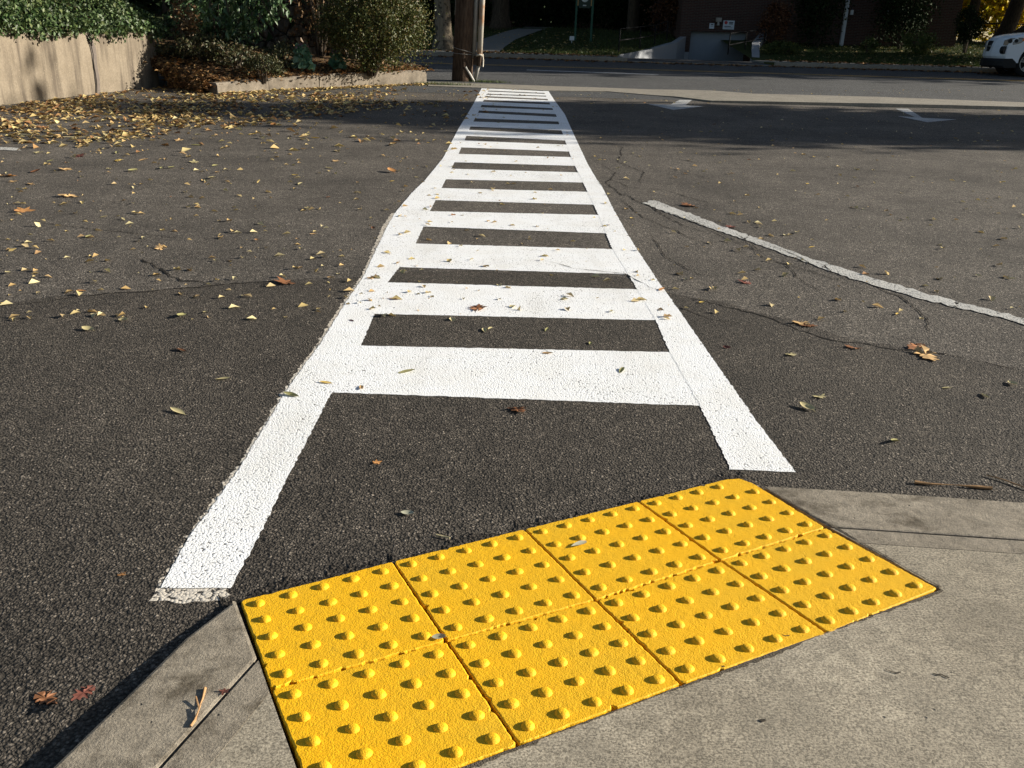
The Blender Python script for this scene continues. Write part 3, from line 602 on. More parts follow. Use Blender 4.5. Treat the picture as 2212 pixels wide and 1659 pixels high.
def tree(name, loc, h, r, crown, rad, n, leaf, mat, label, bark='bark', clumps=45, lean=(0, 0), tight=.2, limbs=6, root=.0, shell=.35, visible=True):
    e = empty(name, loc, 0, label, 'tree'); s = MB(); cz = crown[2]
    pts = [(0, 0, -.15), (0, 0, .08), (lean[0] * .15, lean[1] * .15, .5), (lean[0] * .4, lean[1] * .4, h * .35), (lean[0] * .7, lean[1] * .7, h * .7), (lean[0], lean[1], h)]
    s.tube(pts, [r * (1.55 + root), r * (1.35 + root * .6), r * 1.05, r * .92, r * .8, r * .55], 14, wob=.06)
    for i in range(limbs):
        t = i * 2.4 + .5; q = .62
        st = Vector((lean[0] * .8, lean[1] * .8, h * (.72 + .25 * i / limbs))); en = Vector((crown[0] + rad[0] * q * math.cos(t), crown[1] + rad[1] * q * math.sin(t), cz + rad[2] * random.uniform(-.3, .6)))
        s.tube([st, st.lerp(en, .45) + Vector((0, 0, .25)), en], [r * .42, r * .27, r * .08], 7)
    s.build('trunk', M[bark], e, smooth=True); p, nr = blob(crown, rad, n, clumps, tight, shell)
    leafcloud('crown', p, leaf, M[mat], e, nr, .7, szvar=.4); return e

# ------------------------------------------------------------------ left: retaining wall with vines, planter bed
wa, wb = G(0, 228), G(345, 186); wd = (wb - wa).normalized(); ws = Vector((-wd.y, wd.x, 0)); wa2 = wa - wd * 4.5
def wtop(y): return float(np.interp(y, [wa.y, wb.y], [at(0, 70, wa.y).z, at(345, 72, wb.y).z]))
e = empty('retaining_wall', (0, 0, 0), 0, 'sunlit tan concrete retaining wall with a long vertical crack under green vines', 'wall')
nseg = 60; v = []; f = []
for i in range(nseg + 1):
    p = wa2.lerp(wb, i / nseg); zt_ = max(wtop(p.y), .9) + random.uniform(-.006, .006); q = p + ws * .32
    v += [(p.x, p.y, zg(p.y) - .1), (p.x + random.uniform(-.004, .004), p.y, zt_ - .02), (p.x - .02, p.y, zt_), (q.x, q.y, zt_), (q.x, q.y, 0)]
    if i:
        for k in range(4): a = (i - 1) * 5 + k; f.append((a, a + 1, a + 6, a + 5))
f += [(0, 4, 3, 2, 1), tuple(nseg * 5 + k for k in range(5))]
o = mesh('wall_body', v, f, M['wall'], e); bm = bmesh.new(); bm.from_mesh(o.data); bmesh.ops.recalc_face_normals(bm, faces=bm.faces); bm.to_mesh(o.data); bm.free()
def wallpt(x, y):                                # sight line onto the wall's face
    d = ray(x, y); t = ((wa - Vector((0, 0, EYE))).dot(ws)) / d.dot(ws); return Vector((0, 0, EYE)) + d * t
def wallstrip(pl, wds, mat, nm, outw):
    v = []; f = []
    for i, ((x, y), hw) in enumerate(zip(pl, wds)):
        for s_ in (-1, 1): v.append(tuple(wallpt(x + s_ * hw, y) - ws * outw))
        if i: f.append((2 * i - 2, 2 * i - 1, 2 * i + 1, 2 * i))
    return mesh(nm, v, f, mat, e)
M['crack_fill'] = plain('grey_mortar', (.12, .10, .085), .9, .2, var=.3, sc_=20, bump=.4)
cp = [(188, 75), (194, 88), (199, 102), (202, 117), (203, 130), (205, 145), (207, 158), (209, 172), (210, 184), (211, 206)]
wallstrip(cp, [3, 5, 5.5, 5, 4.5, 4, 4.5, 5, 4.5, 5], M['crack_fill'], 'mortar_seam', .012)
wallstrip([(x - 3.2 + random.uniform(-.6, .6), y) for x, y in cp], [.3, .8, .7, .5, .6, .9, .8, 1.1, .9, .6], M['crack'], 'crack', .016)
# vines spilling over the wall top
n = 24000; t = rng.uniform(-.5, 1.10, n); hgt = np.abs(rng.normal(0, 1, n)); back = rng.uniform(-.12, 1.6, n); P_ = np.zeros((n, 3))
bx = wa.x + (wb.x - wa.x) * t; by = wa.y + (wb.y - wa.y) * t
P_[:, 0] = bx + ws.x * back; P_[:, 1] = by + ws.y * back
wob = .10 * np.sin(t * 17) + .07 * np.sin(t * 41 + 1) + .05 * np.sin(t * 90)
top = np.interp(by, [wa.y, wb.y], [at(0, 70, wa.y).z, at(345, 72, wb.y).z])
P_[:, 2] = top + .05 + np.maximum(back, 0) * (.58 + .25 * np.sin(t * 9)) + rng.uniform(-.06, .12, n) + wob * .3 - np.where(back < 0, rng.uniform(0, .06, n) * (1 + np.sin(t * 60)), 0)
vn = empty('vine', (wa.x, wa.y, 1), 0, 'mass of dark green leafy vines spilling over the top of the tan wall', 'vine')
P_ -= np.array([wa.x, wa.y, 1.]); leafcloud('foliage', P_, .056, M['ivy'], vn, np.tile([-ws.x * .8, -ws.y * .8, .6], (n, 1)), .72, .2, .35, .75)
mb = MB(); p0 = wa2 + ws * .33; p1 = wb + ws * .33
mb.add([(p0.x, p0.y, .9), (p1.x, p1.y, .95), (p1.x - 4, p1.y + .6, 2.6), (p0.x - 4, p0.y + .6, 2.6), (p1.x, p1.y, 0), (p1.x - 4, p1.y + .6, 0)], [(0, 1, 2, 3), (1, 4, 5, 2)])
tag(mb.build('bank', M['mulch']), kind='structure')
# planter bed behind its low kerb
kf = [(470, 203), (600, 195), (700, 191), (800, 186.5), (922, 181.5)]; kt = [(478, 180), (600, 168), (700, 161), (800, 154.5), (918, 152)]
kw = [G(*p) for p in kf]; pk = empty('planter_kerb', (0, 0, 0), 0, 'low cracked tan concrete kerb edging the planter bed', 'kerb'); cuts = [kw[0], kw[1].lerp(kw[0], .15), kw[2].lerp(kw[1], .1), kw[3].lerp(kw[2], .4), kw[3].lerp(kw[4], .05), kw[4]]
# per-section solid blocks, butted with narrow joints
inn = Vector((-.86, .5, 0)).normalized(); ph_ = [at(px_, py_, kw[i].y).z for i, (px_, py_) in enumerate(kt)]
for i in range(len(cuts) - 1):
    a, b = cuts[i], cuts[i + 1]; d = (b - a).normalized(); s = Vector((-d.y, d.x, 0)); a = a + d * .006; b = b - d * .006
    za = float(np.interp(a.y, [k.y for k in kw], ph_)); zb = float(np.interp(b.y, [k.y for k in kw], ph_)); m = 10; v = []; f = []
    for k in range(m + 1):
        p = a.lerp(b, k / m); z = za + (zb - za) * k / m + random.uniform(-.006, .006); r_ = random.uniform(-.008, .008)
        v += [(p.x, p.y, zg(p.y) - .06), (p.x + s.x * r_, p.y + s.y * r_, z - .035), (p.x + s.x * .03, p.y + s.y * .03, z), (p.x + s.x * .2, p.y + s.y * .2, z), (p.x + s.x * .2, p.y + s.y * .2, 0)]
        if k:
            for c in range(4): q = (k - 1) * 5 + c; f.append((q, q + 1, q + 6, q + 5))
    f += [(0, 4, 3, 2, 1), tuple(m * 5 + k for k in range(5))]
    o = mesh('kerb_block', v, f, M['planter_kerb'], pk); bm = bmesh.new(); bm.from_mesh(o.data); bmesh.ops.recalc_face_normals(bm, faces=bm.faces); bm.to_mesh(o.data); bm.free()
pk.children[0]['label'] = 'darker stained end block'
# soil bed: from its front edge (wall end, then the kerb) rising to the back
FE = [(wb.x + .25, wb.y - .25, zg(wb.y)), (kw[0].x - .25, kw[0].y + .12, zg(kw[0].y) + .02)] + [(kw[i].x - .08, kw[i].y + .06, ph_[i] - .035) for i in range(len(kw))]
FE[2] = (kw[0].x - .1, kw[0].y + .1, zg(kw[0].y) + .10)
def front(t):
    n_ = len(FE) - 1; i = min(int(t * n_), n_ - 1); q = t * n_ - i; return [FE[i][k] * (1 - q) + FE[i + 1][k] * q for k in range(3)]
BK = [(-8.2, 15.2, 1.15), (-6.9, 17.4, .95), (-5.2, 18.6, .78), (-3.2, 18.8, .62), (-1.75, 17.8, .50)]
def back(t):
    n_ = len(BK) - 1; i = min(int(t * n_), n_ - 1); q = t * n_ - i; return [BK[i][k] * (1 - q) + BK[i + 1][k] * q for k in range(3)]
NB = 60; bedv = []
for j in range(31):
    for i in range(NB + 1):
        t = i / NB; a_, b_ = front(t), back(t); q = j / 30; e_ = q ** 1.3; zq = a_[2] + (b_[2] - a_[2]) * q ** .7
        bedv.append((a_[0] + (b_[0] - a_[0]) * e_, a_[1] + (b_[1] - a_[1]) * e_, zq + random.uniform(-.012, .016)))
f = [(j * (NB + 1) + i, j * (NB + 1) + i + 1, (j + 1) * (NB + 1) + i + 1, (j + 1) * (NB + 1) + i) for j in range(30) for i in range(NB)]
o = mesh('planter_soil', bedv, f, M['mulch'], smooth=True); tag(o, kind='structure'); bedA = np.array(bedv)
def bz(x, y):
    d = (bedA[:, 0] - x) ** 2 + (bedA[:, 1] - y) ** 2; i = np.argsort(d)[:4]; w_ = 1 / (d[i] + 1e-4); return float((bedA[i, 2] * w_).sum() / w_.sum())
def onbed(x, y):                                 # sight line to the bed's surface
    d = ray(x, y); best = None
    for D in np.arange(12.6, 19, .05):
        p = Vector((0, 0, EYE)) + d * (D / d.y)
        if p.z <= bz(p.x, D): return p
    return Vector((0, 0, EYE)) + d * (15.5 / d.y)
# ------------------------------------------------------------------ planter plants
def bp_(x, y, D=None):
    p = at(x, y, D) if D else onbed(x, y); return (p.x, p.y, bz(p.x, p.y) + .005)
bush('round_shrub', bp_(803, 130, 15.7), (.90, .85, .88), 30000, .042, 'privet', 'large rounded olive and russet shrub in the planter behind the low kerb', clumps=110, stems=22, tight=.15, shell=.74, low=.0)
def kale(loc, s, label):
    e = empty('ornamental_kale', loc, 0, label, 'plant', 'ornamental kale in the planter'); q = []; nr = []
    for k in range(150):
        h = random.random(); t = random.uniform(0, 6.28); r = s * (.62 - .42 * h) * random.uniform(.5, 1); q.append((r * math.cos(t), r * math.sin(t), s * (.1 + h * .95))); nr.append((math.cos(t), math.sin(t), .6))
    leafcloud('leaves', q, s * .36, M['kale'], e, nr, .95, .35, .1, .4)
    q = [(random.gauss(0, s * .12), random.gauss(0, s * .12), s * random.uniform(.98, 1.12)) for k in range(26)]; leafcloud('head', q, s * .18, M['kale_core'], e, None, .9)
    m = MB(); m.tube([(0, 0, -.05), (0, 0, s)], [.02, .012], 6); m.build('stem', M['kale'], e)
kale(bp_(654, 152), .33, 'taller ornamental kale with a pale frilly top, left of the other'); kale(bp_(727, 151), .25, 'shorter round ornamental kale nearest the large rounded shrub')
for i, (x, D, s_) in enumerate([(392, 14.6, .3), (445, 14.45, .36), (510, 14.3, .34), (568, 14.2, .32), (470, 15.1, .5), (608, 15.0, .35)]):
    bush('ground_cover_plant', bp_(x, 150, D), (s_, s_, s_ * .62), 900, .05, 'low_leaf', 'low straggly grey green plant on the planter mulch behind the kerb', 'plant', 14, 6, group='low plants in the planter', wr=.5)
bush('dried_plant', bp_(408, 110, 14.8), (.2, .2, .45), 420, .08, 'dry_leaf', 'dried brown upright plant at the end of the tan wall', 'plant', 16, 8, wr=.4, low=.1)
e = bush('broadleaf_shrub', bp_(468, 105, 15.2), (.75, .7, .62), 1700, .085, 'rhodo', 'glossy broad leaved shrub beside the dried brown plant', 'shrub', 26, 10, tight=.2, wr=.45)
def droop(name, loc, arcs, leaf, label):
    e = empty(name, loc, 0, label, 'branches'); m = MB(); q = []
    for a in arcs:
        pts = [Vector(p) for p in a]; m.tube(pts, [.02] + [.012] * (len(pts) - 2) + [.004], 5)
        for u, v_ in zip(pts, pts[1:]):
            for k in range(46):
                c = u.lerp(v_, random.random()); q.append((c.x + random.gauss(0, .07), c.y + random.gauss(0, .07), c.z - .05 + random.gauss(0, .05)))
    m.build('branch', M['bark'], e); leafcloud('foliage', q, leaf, M['rhodo'], e, None, .42, .2, .75)
o0 = at(470, -60, 15.0); arcs = []
for (x, y) in ((452, 50), (500, 70), (555, 60), (590, 42), (610, 20), (530, 30)):
    t_ = at(x, y, 14.6) - o0; m_ = t_ * .55 + Vector((0, 0, .34)); arcs.append([(0, 0, 0), m_, t_ * .85 + Vector((0, 0, .12)), t_])
droop('overhanging_branches', o0, arcs, .12, 'overhanging leafy branches drooping into the shade above the planter')
p = bp_(812, 142); m = MB(); bm = bmesh.new(); bmesh.ops.create_icosphere(bm, subdivisions=3, radius=.105)
for v in bm.verts: v.co = Vector((v.co.x * 1.25, v.co.y, v.co.z * .95)) * (1 + .12 * math.sin(v.co.x * 23 + v.co.y * 17) + random.uniform(-.03, .03))
me = bpy.data.meshes.new('boulder'); bm.to_mesh(me); bm.free(); me.materials.append(M['boulder']); o = bpy.data.objects.new('boulder', me); o.location = (p[0], p[1], p[2] + .06); link(o)
tag(o, 'rounded tan boulder at the foot of the large rounded shrub', 'rock')
p = onbed(853, 152); m = MB(); m.box(-.018, .018, -.012, .012, -.1, .36); m.box(-.03, .03, -.016, .016, .3, .34)
tag(m.build('wooden_stake', M['bark'], loc=(p.x, p.y, bz(p.x, p.y))), 'thin dark stake standing in the planter right of the boulder', 'stake')
# rubble wall and evergreens behind the bed
sw = empty('stone_wall', (0, 0, 0), 0, 'dark rubble stone wall in shade behind the planter', 'wall'); m = MB(); x0, x1 = at(430, 0, 18).x, at(770, 0, 18.2).x
nx, nz = 60, 26; v = []; f = []
for j in range(nz + 1):
    for i in range(nx + 1):
        x = x0 + (x1 - x0) * i / nx; v.append((x, 17.9 + .04 * math.sin(i * 2.1 + j) + random.uniform(-.03, .03), .2 + 2.4 * j / nz))
f = [(j * (nx + 1) + i, j * (nx + 1) + i + 1, (j + 1) * (nx + 1) + i + 1, (j + 1) * (nx + 1) + i) for j in range(nz) for i in range(nx)]
b0 = len(v); v += [(x0, 18.5, .2), (x1, 18.5, .2), (x0, 18.5, 2.6), (x1, 18.5, 2.6)]
f += [(nx, b0 + 1, b0 + 3, nz * (nx + 1) + nx), (0, nz * (nx + 1), b0 + 2, b0), (nz * (nx + 1), nz * (nx + 1) + nx, b0 + 3, b0 + 2), (b0, b0 + 2, b0 + 3, b0 + 1)]
mesh('wall_face', v, f, M['stone'], sw)
bush('climbing_stems', (at(690, 60, 17.6).x, 17.6, .6), (.5, .2, .9), 260, .09, 'dry_leaf', 'bare brown twiggy stems climbing the dark stone wall', 'plant', 14, 22)
tree('evergreen_tree', (-6.3, 17.2, .6), 4.2, .16, (0, 0, 3.6), (2.5, 2.2, 3.3), 12000, .16, 'dark_leaf', 'dark evergreen tree in shade above the planter and vines', clumps=70, shell=.5)
# grass tufts at the kerb end and round the pole
def tuft(loc, rx, ry, n, label, hgt=.06):
    q = []; F = []; V = []
    for k in range(n):
        x, y = random.gauss(0, rx), random.gauss(0, ry); a = random.uniform(0, 6.28); h = hgt * random.uniform(.4, 1.3); l = random.uniform(0, .06); b = len(V)
        V += [(x - .004 * math.cos(a), y - .004 * math.sin(a), 0), (x + .004 * math.cos(a), y + .004 * math.sin(a), 0), (x + l * math.sin(a), y - l * math.cos(a), h)]; F.append((b, b + 1, b + 2))
    return tag(mesh('grass_tuft', V, F, M['grass'], None, loc=loc), label, 'grass', kind='stuff')
g_ = G(950, 184); tuft((g_.x, g_.y, g_.z), .28, .06, 700, 'strip of green grass growing at the end of the planter kerb'); g_ = G(1040, 180); tuft((g_.x + .12, g_.y + .3, zg(g_.y + .3)), .2, .06, 500, 'dry grass growing at the foot of the utility pole', .05)
# ------------------------------------------------------------------ utility pole
pb = G(998, 175); D = pb.y; up_ = empty('utility_pole', pb, 0, 'weathered brown wooden utility pole with steel conduits strapped to its right side', 'utility pole')
ln = .035
def px2(x, D_=D): return (x - 998) / FPX * D_
m = MB(); m.tube([(ln * z, 0, z) for z in (-.3, .05, .6, 1.2, 1.8, 2.4, 5, 9)], [.20, .195, .185, .18, .178, .175, .16, .14], 28, wob=.025); m.build('post', M['pole_wood'], up_, smooth=True)
m = MB(); m.tube([(.205 + ln * z, -.06, z) for z in (.42, 1.5, 3, 8)], .042, 12); m.build('conduit', M['steel'], up_, smooth=True)
m = MB(); m.tube([(.315 + ln * z, -.09, z) for z in (.36, 1.5, 3, 8)], .05, 14); m.tube([(.315 + ln * .98, -.09, .98 + .8), (.315 + ln, -.09, .98 + .84)], .056, 14); c2 = m.build('conduit', M['rust_pipe'], up_, smooth=True)
m = MB(); m.tube([(.325, -.09, .37), (.29, -.08, .2), (.235, -.06, -.02)], [.038, .036, .034], 10); m.build('lower_pipe', M['steel'], up_, smooth=True)
m = MB(); m.tube([(.07, -.17, .26), (.16, -.14, .12), (.235, -.09, -.01)], [.024, .024, .024], 8); m.build('brace', M['steel'], up_)
m = MB(); m.tube([(.255, -.07, .30), (.255, -.07, .46)], .05, 10); m.tube([(.325, -.09, .28), (.33, -.09, .45)], .054, 10); m.build('coupling', M['pole_wood'], up_)
m = MB(); m.tube([(.33 + .06 * math.cos(t), -.09 + .06 * math.sin(t), .47 + .008 * math.sin(3 * t)) for t in np.linspace(0, 6.28, 20)], .017, 6); m.tube([(.385, -.1, .47), (.40, -.11, .38), (.39, -.11, .27)], [.016, .014, .02], 6); m.build('strap', M['tape'], up_)
for z0, z1 in ((.62, .50), (.5, .47)):
    m = MB(); m.tube([(.19 * math.cos(t) + .02, .19 * math.sin(t), z0 + (z1 - z0) * k / 14) for k, t in enumerate(np.linspace(-3.3, -.35, 15))] + [(.23, -.13, z1 - .01)], .005, 5); m.build('wire', M['steel'], up_)
m = MB(); m.tube([(-.178 + ln * z + .004, -.02, z) for z in (1.15, 2, 4)], .008, 5); m.build('ground_wire', M['steel'], up_)
# ------------------------------------------------------------------ across the street: trees, sign, ramp walls, building
def lp(x, D): X = at(x, 90, D).x; return (X, D, lz(X, D))
tree('street_tree', (-2.55, 31.3, .6), 5.2, .27, (0, 0, 6.6), (4.8, 3.6, 2.3), 7000, .34, 'shade_leaf', 'street tree with a pale sunlit trunk flaring at its roots, left of the utility pole', 'bark_pale', root=.5, lean=(-.25, 0))
tree('street_tree', (-.9, 38.5, lz(-.9, 38.5)), 5, .33, (1, -1, 6.4), (4.6, 3.6, 2.4), 6000, .34, 'shade_leaf', 'dark tree trunk in deep shade just right of the utility pole')
st = empty('signboard', (*lp(1259, 34.5)[:2], lz(lp(1259, 34.5)[0], 34.5)), R(-12), 'dark green signboard with a pale round emblem on two green posts on the lawn', 'sign')
for x in (-.29, .29): m = MB(); m.box(x - .035, x + .035, -.035, .035, -.2, 2.6); m.build('post', M['green_metal'], st)
m = MB(); m.add([(-.25, -.03, 1.17), (-.18, -.03, 1.09), (.18, -.03, 1.09), (.25, -.03, 1.17), (.25, -.03, 2.4), (-.25, -.03, 2.4), (-.25, .03, 1.17), (-.18, .03, 1.09), (.18, .03, 1.09), (.25, .03, 1.17), (.25, .03, 2.4), (-.25, .03, 2.4)], [(0, 1, 2, 3, 4, 5), (6, 11, 10, 9, 8, 7)] + [(i, i + 6, (i + 1) % 6 + 6, (i + 1) % 6) for i in range(6)]); m.build('panel', M['sign_green'], st)
m = MB(); m.box(-.255, -.225, -.04, -.031, 1.17, 2.4); m.box(.225, .255, -.04, -.031, 1.17, 2.4); m.build('trim', M['gold'], st)
m = MB(); m.tube([(0, -.031, 1.42), (0, -.045, 1.42)], .13, 24); m.box(-.06, .06, -.04, -.031, 1.16, 1.2); m.build('emblem', M['emblem'], st)
p = lp(1235, 33.6); m = MB(); m.tube([(0, 0, 0), (0, 0, .12)], .015, 6); m.box(-.08, .08, -.05, .06, .1, .24); tag(m.build('ground_spotlight', M['white_trim'], loc=p, bevel=.01), 'small white spotlight on the lawn beside the green signboard', 'light')
def wallrun(name, pts, top, thick, mat, label, cat='wall', bot=-.7):
    m = MB(); n = len(pts); V = []; F = []
    for i, (x, y) in enumerate(pts):
        a = Vector(pts[max(i - 1, 0)]); b = Vector(pts[min(i + 1, n - 1)]); d = (b - a).normalized(); s = Vector((-d.y, d.x)) * thick; V += [(x, y, bot), (x, y, top[i]), (x + s.x, y + s.y, top[i]), (x + s.x, y + s.y, bot)]
        if i: q = 4 * i; F += [(q - 4, q - 3, q + 1, q), (q - 3, q - 2, q + 2, q + 1), (q - 2, q - 1, q + 3, q + 2)]
    F += [(3, 2, 1, 0), (4 * n - 4, 4 * n - 3, 4 * n - 2, 4 * n - 1)]; m.add(V, F); return tag(m.build(name, mat), label, cat)
A_ = RW
wallrun('ramp_wall', [(a.x, a.y) for a in A_], [max(a.z, .57) for a in A_], .22, M['white_wall'], 'white rendered wall on the left of the garage ramp, striped by sunlight')
B_ = [(GX1 + .45, 35.9), (DX1 + .55, 33.5), (DX1 + .05, 31.2)]
wallrun('ramp_wall', B_, [1.5, 1.15, .62], .25, M['white_wall'], 'white rendered wall in shade on the right of the garage ramp')
def rail(name, posts, rails, label):
    e = empty(name, (0, 0, 0), 0, label, 'railing')
    for a, b in posts: m = MB(); m.tube([a, b], .022, 6); m.build('post', M['black_metal'], e)
    for r_ in rails: m = MB(); m.tube(r_, .018, 6); m.build('rail', M['black_metal'], e)
q = [at(1336, 112, 31.5), at(1382, 105, 32.5), at(1414, 96, 33.3), at(1440, 88, 34.0)]; tp = [at(1340, 62, 31.5), at(1384, 58, 32.5), at(1416, 54, 33.3), at(1443, 46, 34.0)]
rail('handrail', list(zip(q, tp)), [tp, [a.lerp(b, .5) for a, b in zip(q, tp)]], 'thin black handrail above the left white ramp wall')
q = [at(1572, 118, 33.), at(1609, 108, 33.4), at(1650, 100, 33.9)]; tp = [at(1578, 72, 33.), at(1613, 68, 33.4), at(1655, 63, 33.9)]
rail('handrail', list(zip(q, tp)), [tp, [a.lerp(b, .45) for a, b in zip(q, tp)]], 'thin black handrail on the right in front of the garage door')
bd = empty('brick_building', (11.5, GY, 0), 0, 'dark brown brick apartment building in deep shade behind the lawn', 'building'); bd.location = (0, 0, 0)
BH = 7.5
m = MB(); m.box(BX0, GX0, GY, GY + 12, -.7, BH); m.box(GX1, BX1, GY, GY + 12, -.7, BH); m.box(GX0, GX1, GY, GY + 12, 1.49, BH); m.build('wall', M['brick'], bd)
m = MB(); m.box(GX0, GX1, GY + .22, GY + .3, -.7, 1.49)
m.build('garage_door', M['garage'], bd)
m = MB(); m.box(GX0 - .35, GX0 - .02, GY - .06, GY - .003, -.7, .75); m.build('plinth', M['white_wall'], bd)
m = MB(); m.box(BX0 - .2, BX1 + .2, GY - .25, GY + 12.2, BH + .003, BH + .3); m.build('roof', M['crack'], bd)
def window(x0, x1, z0, z1):
    w_ = MB()
    for a in ((x0, x0 + .07, z0, z1), (x1 - .07, x1, z0, z1), (x0 + .071, x1 - .071, z1 - .07, z1), (x0 + .071, x1 - .071, z0, z0 + .07), (x0 + .071, x1 - .071, (z0 + z1) / 2 - .025, (z0 + z1) / 2 + .025)): w_.box(a[0], a[1], GY - .05, GY - .004, a[2], a[3])
    o = w_.build('window', M['white_trim'], bd); g = MB(); g.box(x0 + .075, x1 - .075, GY - .03, GY - .006, z0 + .075, z1 - .075); g.build('pane', M['window_glass'], o)
for x0, z0 in ((10.6, 3.1), (13., 3.1), (7.2, 3.6), (10.6, 5.6), (13., 5.6), (7.2, 5.8)): window(x0, x0 + 1.25, z0, z0 + 1.5)
m = MB(); a = at(1820, 82, GY - .1); b = at(1828, 0, GY - .1); m.box(a.x - .06, a.x + .06, GY - .12, GY - .003, .9, BH); m.build('downspout', M['white_trim'], bd)
a = at(1551, 47, GY); m = MB(); m.box(a.x - .1, a.x + .1, GY - .14, GY - .003, a.z - .0, a.z + .14); m.tube([(a.x, GY - .1, a.z - .13), (a.x, GY - .1, a.z - .01)], [.06, .04], 10); m.build('wall_lamp', M['steel'], bd)
for x in (1838, 1919):
    a = at(x, 30, GY); m = MB(); m.box(a.x - .05, a.x + .05, GY - .12, GY - .003, a.z - .03, a.z + .13); m.build('wall_lamp', M['white_trim'], bd)
def wsign(x0, y0, x1, y1, name, label, marks):
    a = at(x0, y0, GY - .02); b = at(x1, y1, GY - .02); e = empty(name, (0, 0, 0), 0, label, 'sign'); m = MB(); m.box(a.x, b.x, GY - .03, GY - .003, b.z, a.z); m.build('board', M['sign_white'], e); W_, H_ = b.x - a.x, a.z - b.z
    for nm, mt, u0, v0, u1, v1 in marks: m = MB(); m.box(a.x + u0 * W_, a.x + u1 * W_, GY - .036, GY - .031, a.z - v1 * H_, a.z - v0 * H_); m.build(nm, M[mt], e)
    return e, a, b
e_, a, b = wsign(1563, 44, 1585, 64, 'wall_sign', 'larger pale sign with a red disc on the brick above the garage door', [('lettering', 'sign_ink', .5, .15, .88, .25), ('lettering', 'sign_ink', .52, .32, .86, .42), ('lettering', 'sign_ink', .12, .62, .7, .7), ('lettering', 'sign_ink', .15, .8, .85, .84)])
m = MB(); m.tube([(a.x + (b.x - a.x) * .24, GY - .036, a.z - (a.z - b.z) * .24), (a.x + (b.x - a.x) * .24, GY - .031, a.z - (a.z - b.z) * .24)], .06, 16); m.build('red_disc', M['sign_red'], e_)
wsign(1533, 50, 1542, 62, 'wall_sign', 'smaller pale sign on the brick left of the larger sign', [('lettering', 'sign_ink', .25, .15, .8, .32), ('lettering', 'sign_ink', .2, .5, .8, .57)])
# shrubs in front of the building and across the lawn
def fb(name, x, D, rad, n, leaf, mat, label, **k): return bush(name, lp(x, D), rad, n, leaf, mat, label, **k)
fb('russet_shrub', 1668, 34.5, (.6, .55, .75), 2600, .09, 'russet_leaf', 'russet brown shrub right of the garage ramp', clumps=30)
fb('russet_shrub', 1452, 37.5, (1.0, .7, .95), 2600, .11, 'russet_leaf', 'dark russet shrub left of the brick building')
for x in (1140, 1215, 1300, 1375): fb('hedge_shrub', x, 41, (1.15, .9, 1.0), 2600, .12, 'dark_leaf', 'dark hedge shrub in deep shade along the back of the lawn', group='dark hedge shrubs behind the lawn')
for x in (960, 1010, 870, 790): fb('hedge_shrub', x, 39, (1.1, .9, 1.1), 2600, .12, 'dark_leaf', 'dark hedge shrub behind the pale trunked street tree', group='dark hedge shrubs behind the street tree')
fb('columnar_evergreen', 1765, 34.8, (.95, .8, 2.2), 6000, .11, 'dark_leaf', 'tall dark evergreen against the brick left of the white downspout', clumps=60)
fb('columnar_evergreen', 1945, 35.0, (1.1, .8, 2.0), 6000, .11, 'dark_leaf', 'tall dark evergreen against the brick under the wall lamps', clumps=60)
fb('green_shrub', 1880, 33.6, (.3, .3, .25), 700, .07, 'green_leaf', 'smaller low green shrub on the lawn edge before the brick building', clumps=14)
fb('green_shrub', 1986, 33.7, (.6, .5, .42), 1500, .08, 'green_leaf', 'wider bright green shrub before the dark evergreen')
fb('grass_clump', 1695, 32.2, (.65, .5, .22), 1400, .1, 'green_leaf', 'low green clump beside the right ramp wall', cat='plant', wr=.2)
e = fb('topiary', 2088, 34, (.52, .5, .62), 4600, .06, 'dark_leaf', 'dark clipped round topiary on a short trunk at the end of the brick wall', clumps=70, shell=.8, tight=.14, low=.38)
# trees at the right end and beyond
tree('yellow_tree', (at(2165, 40, 53).x, 53, 1.45), 4.2, .2, (-1., 0, 3.7), (6.2, 3.5, 3.7), 20000, .24, 'yellow_leaf', 'bright yellow autumn tree behind the white car', clumps=90, shell=.3)
tree('yellow_tree', (at(2085, 40, 60).x, 60, 1.45), 4.2, .2, (0, 0, 4.8), (4.2, 3, 4.), 9000, .26, 'yellow_leaf', 'yellow autumn tree farther back beside the end of the brick building', clumps=70, shell=.3)
tree('leaning_tree', lp(2162, 40), 5, .30, (-.5, -1, 7.0), (3.4, 2.6, 2.2), 4500, .34, 'shade_leaf', 'dark curving tree trunk behind the white car, left of the thicker leaning trunk', lean=(1.0, 0))
tree('leaning_tree', lp(2195, 38.4), 5, .32, (2.6, -1, 7.0), (4.6, 3.6, 2.4), 6000, .34, 'shade_leaf', 'thick dark tree trunk leaning right behind the white car bonnet', lean=(3.4, 0))
tree('slim_tree', lp(2084, 39), 6, .2, (-3.5, -4., 7.8), (5., 3.0, 1.6), 4200, .34, 'shade_leaf', 'slim dark trunk rising behind the clipped round topiary', lean=(.4, 0))
fe = empty('fence', (0, 0, 0), 0, 'low dark wire fence behind the topiary and white car', 'fence')
for k in range(9): x = at(2078, 56, 45).x + k * 1.6; m = MB(); m.tube([(x, 45, 1.3), (x, 45, 2.35)], .03, 6); m.build('post', M['black_metal'], fe)
m = MB(); m.tube([(at(2078, 56, 45).x, 45, 2.33), (32, 45, 2.33)], .025, 6); m.tube([(at(2078, 56, 45).x, 45, 1.9), (32, 45, 1.9)], .012, 5); m.build('rail', M['black_metal'], fe)
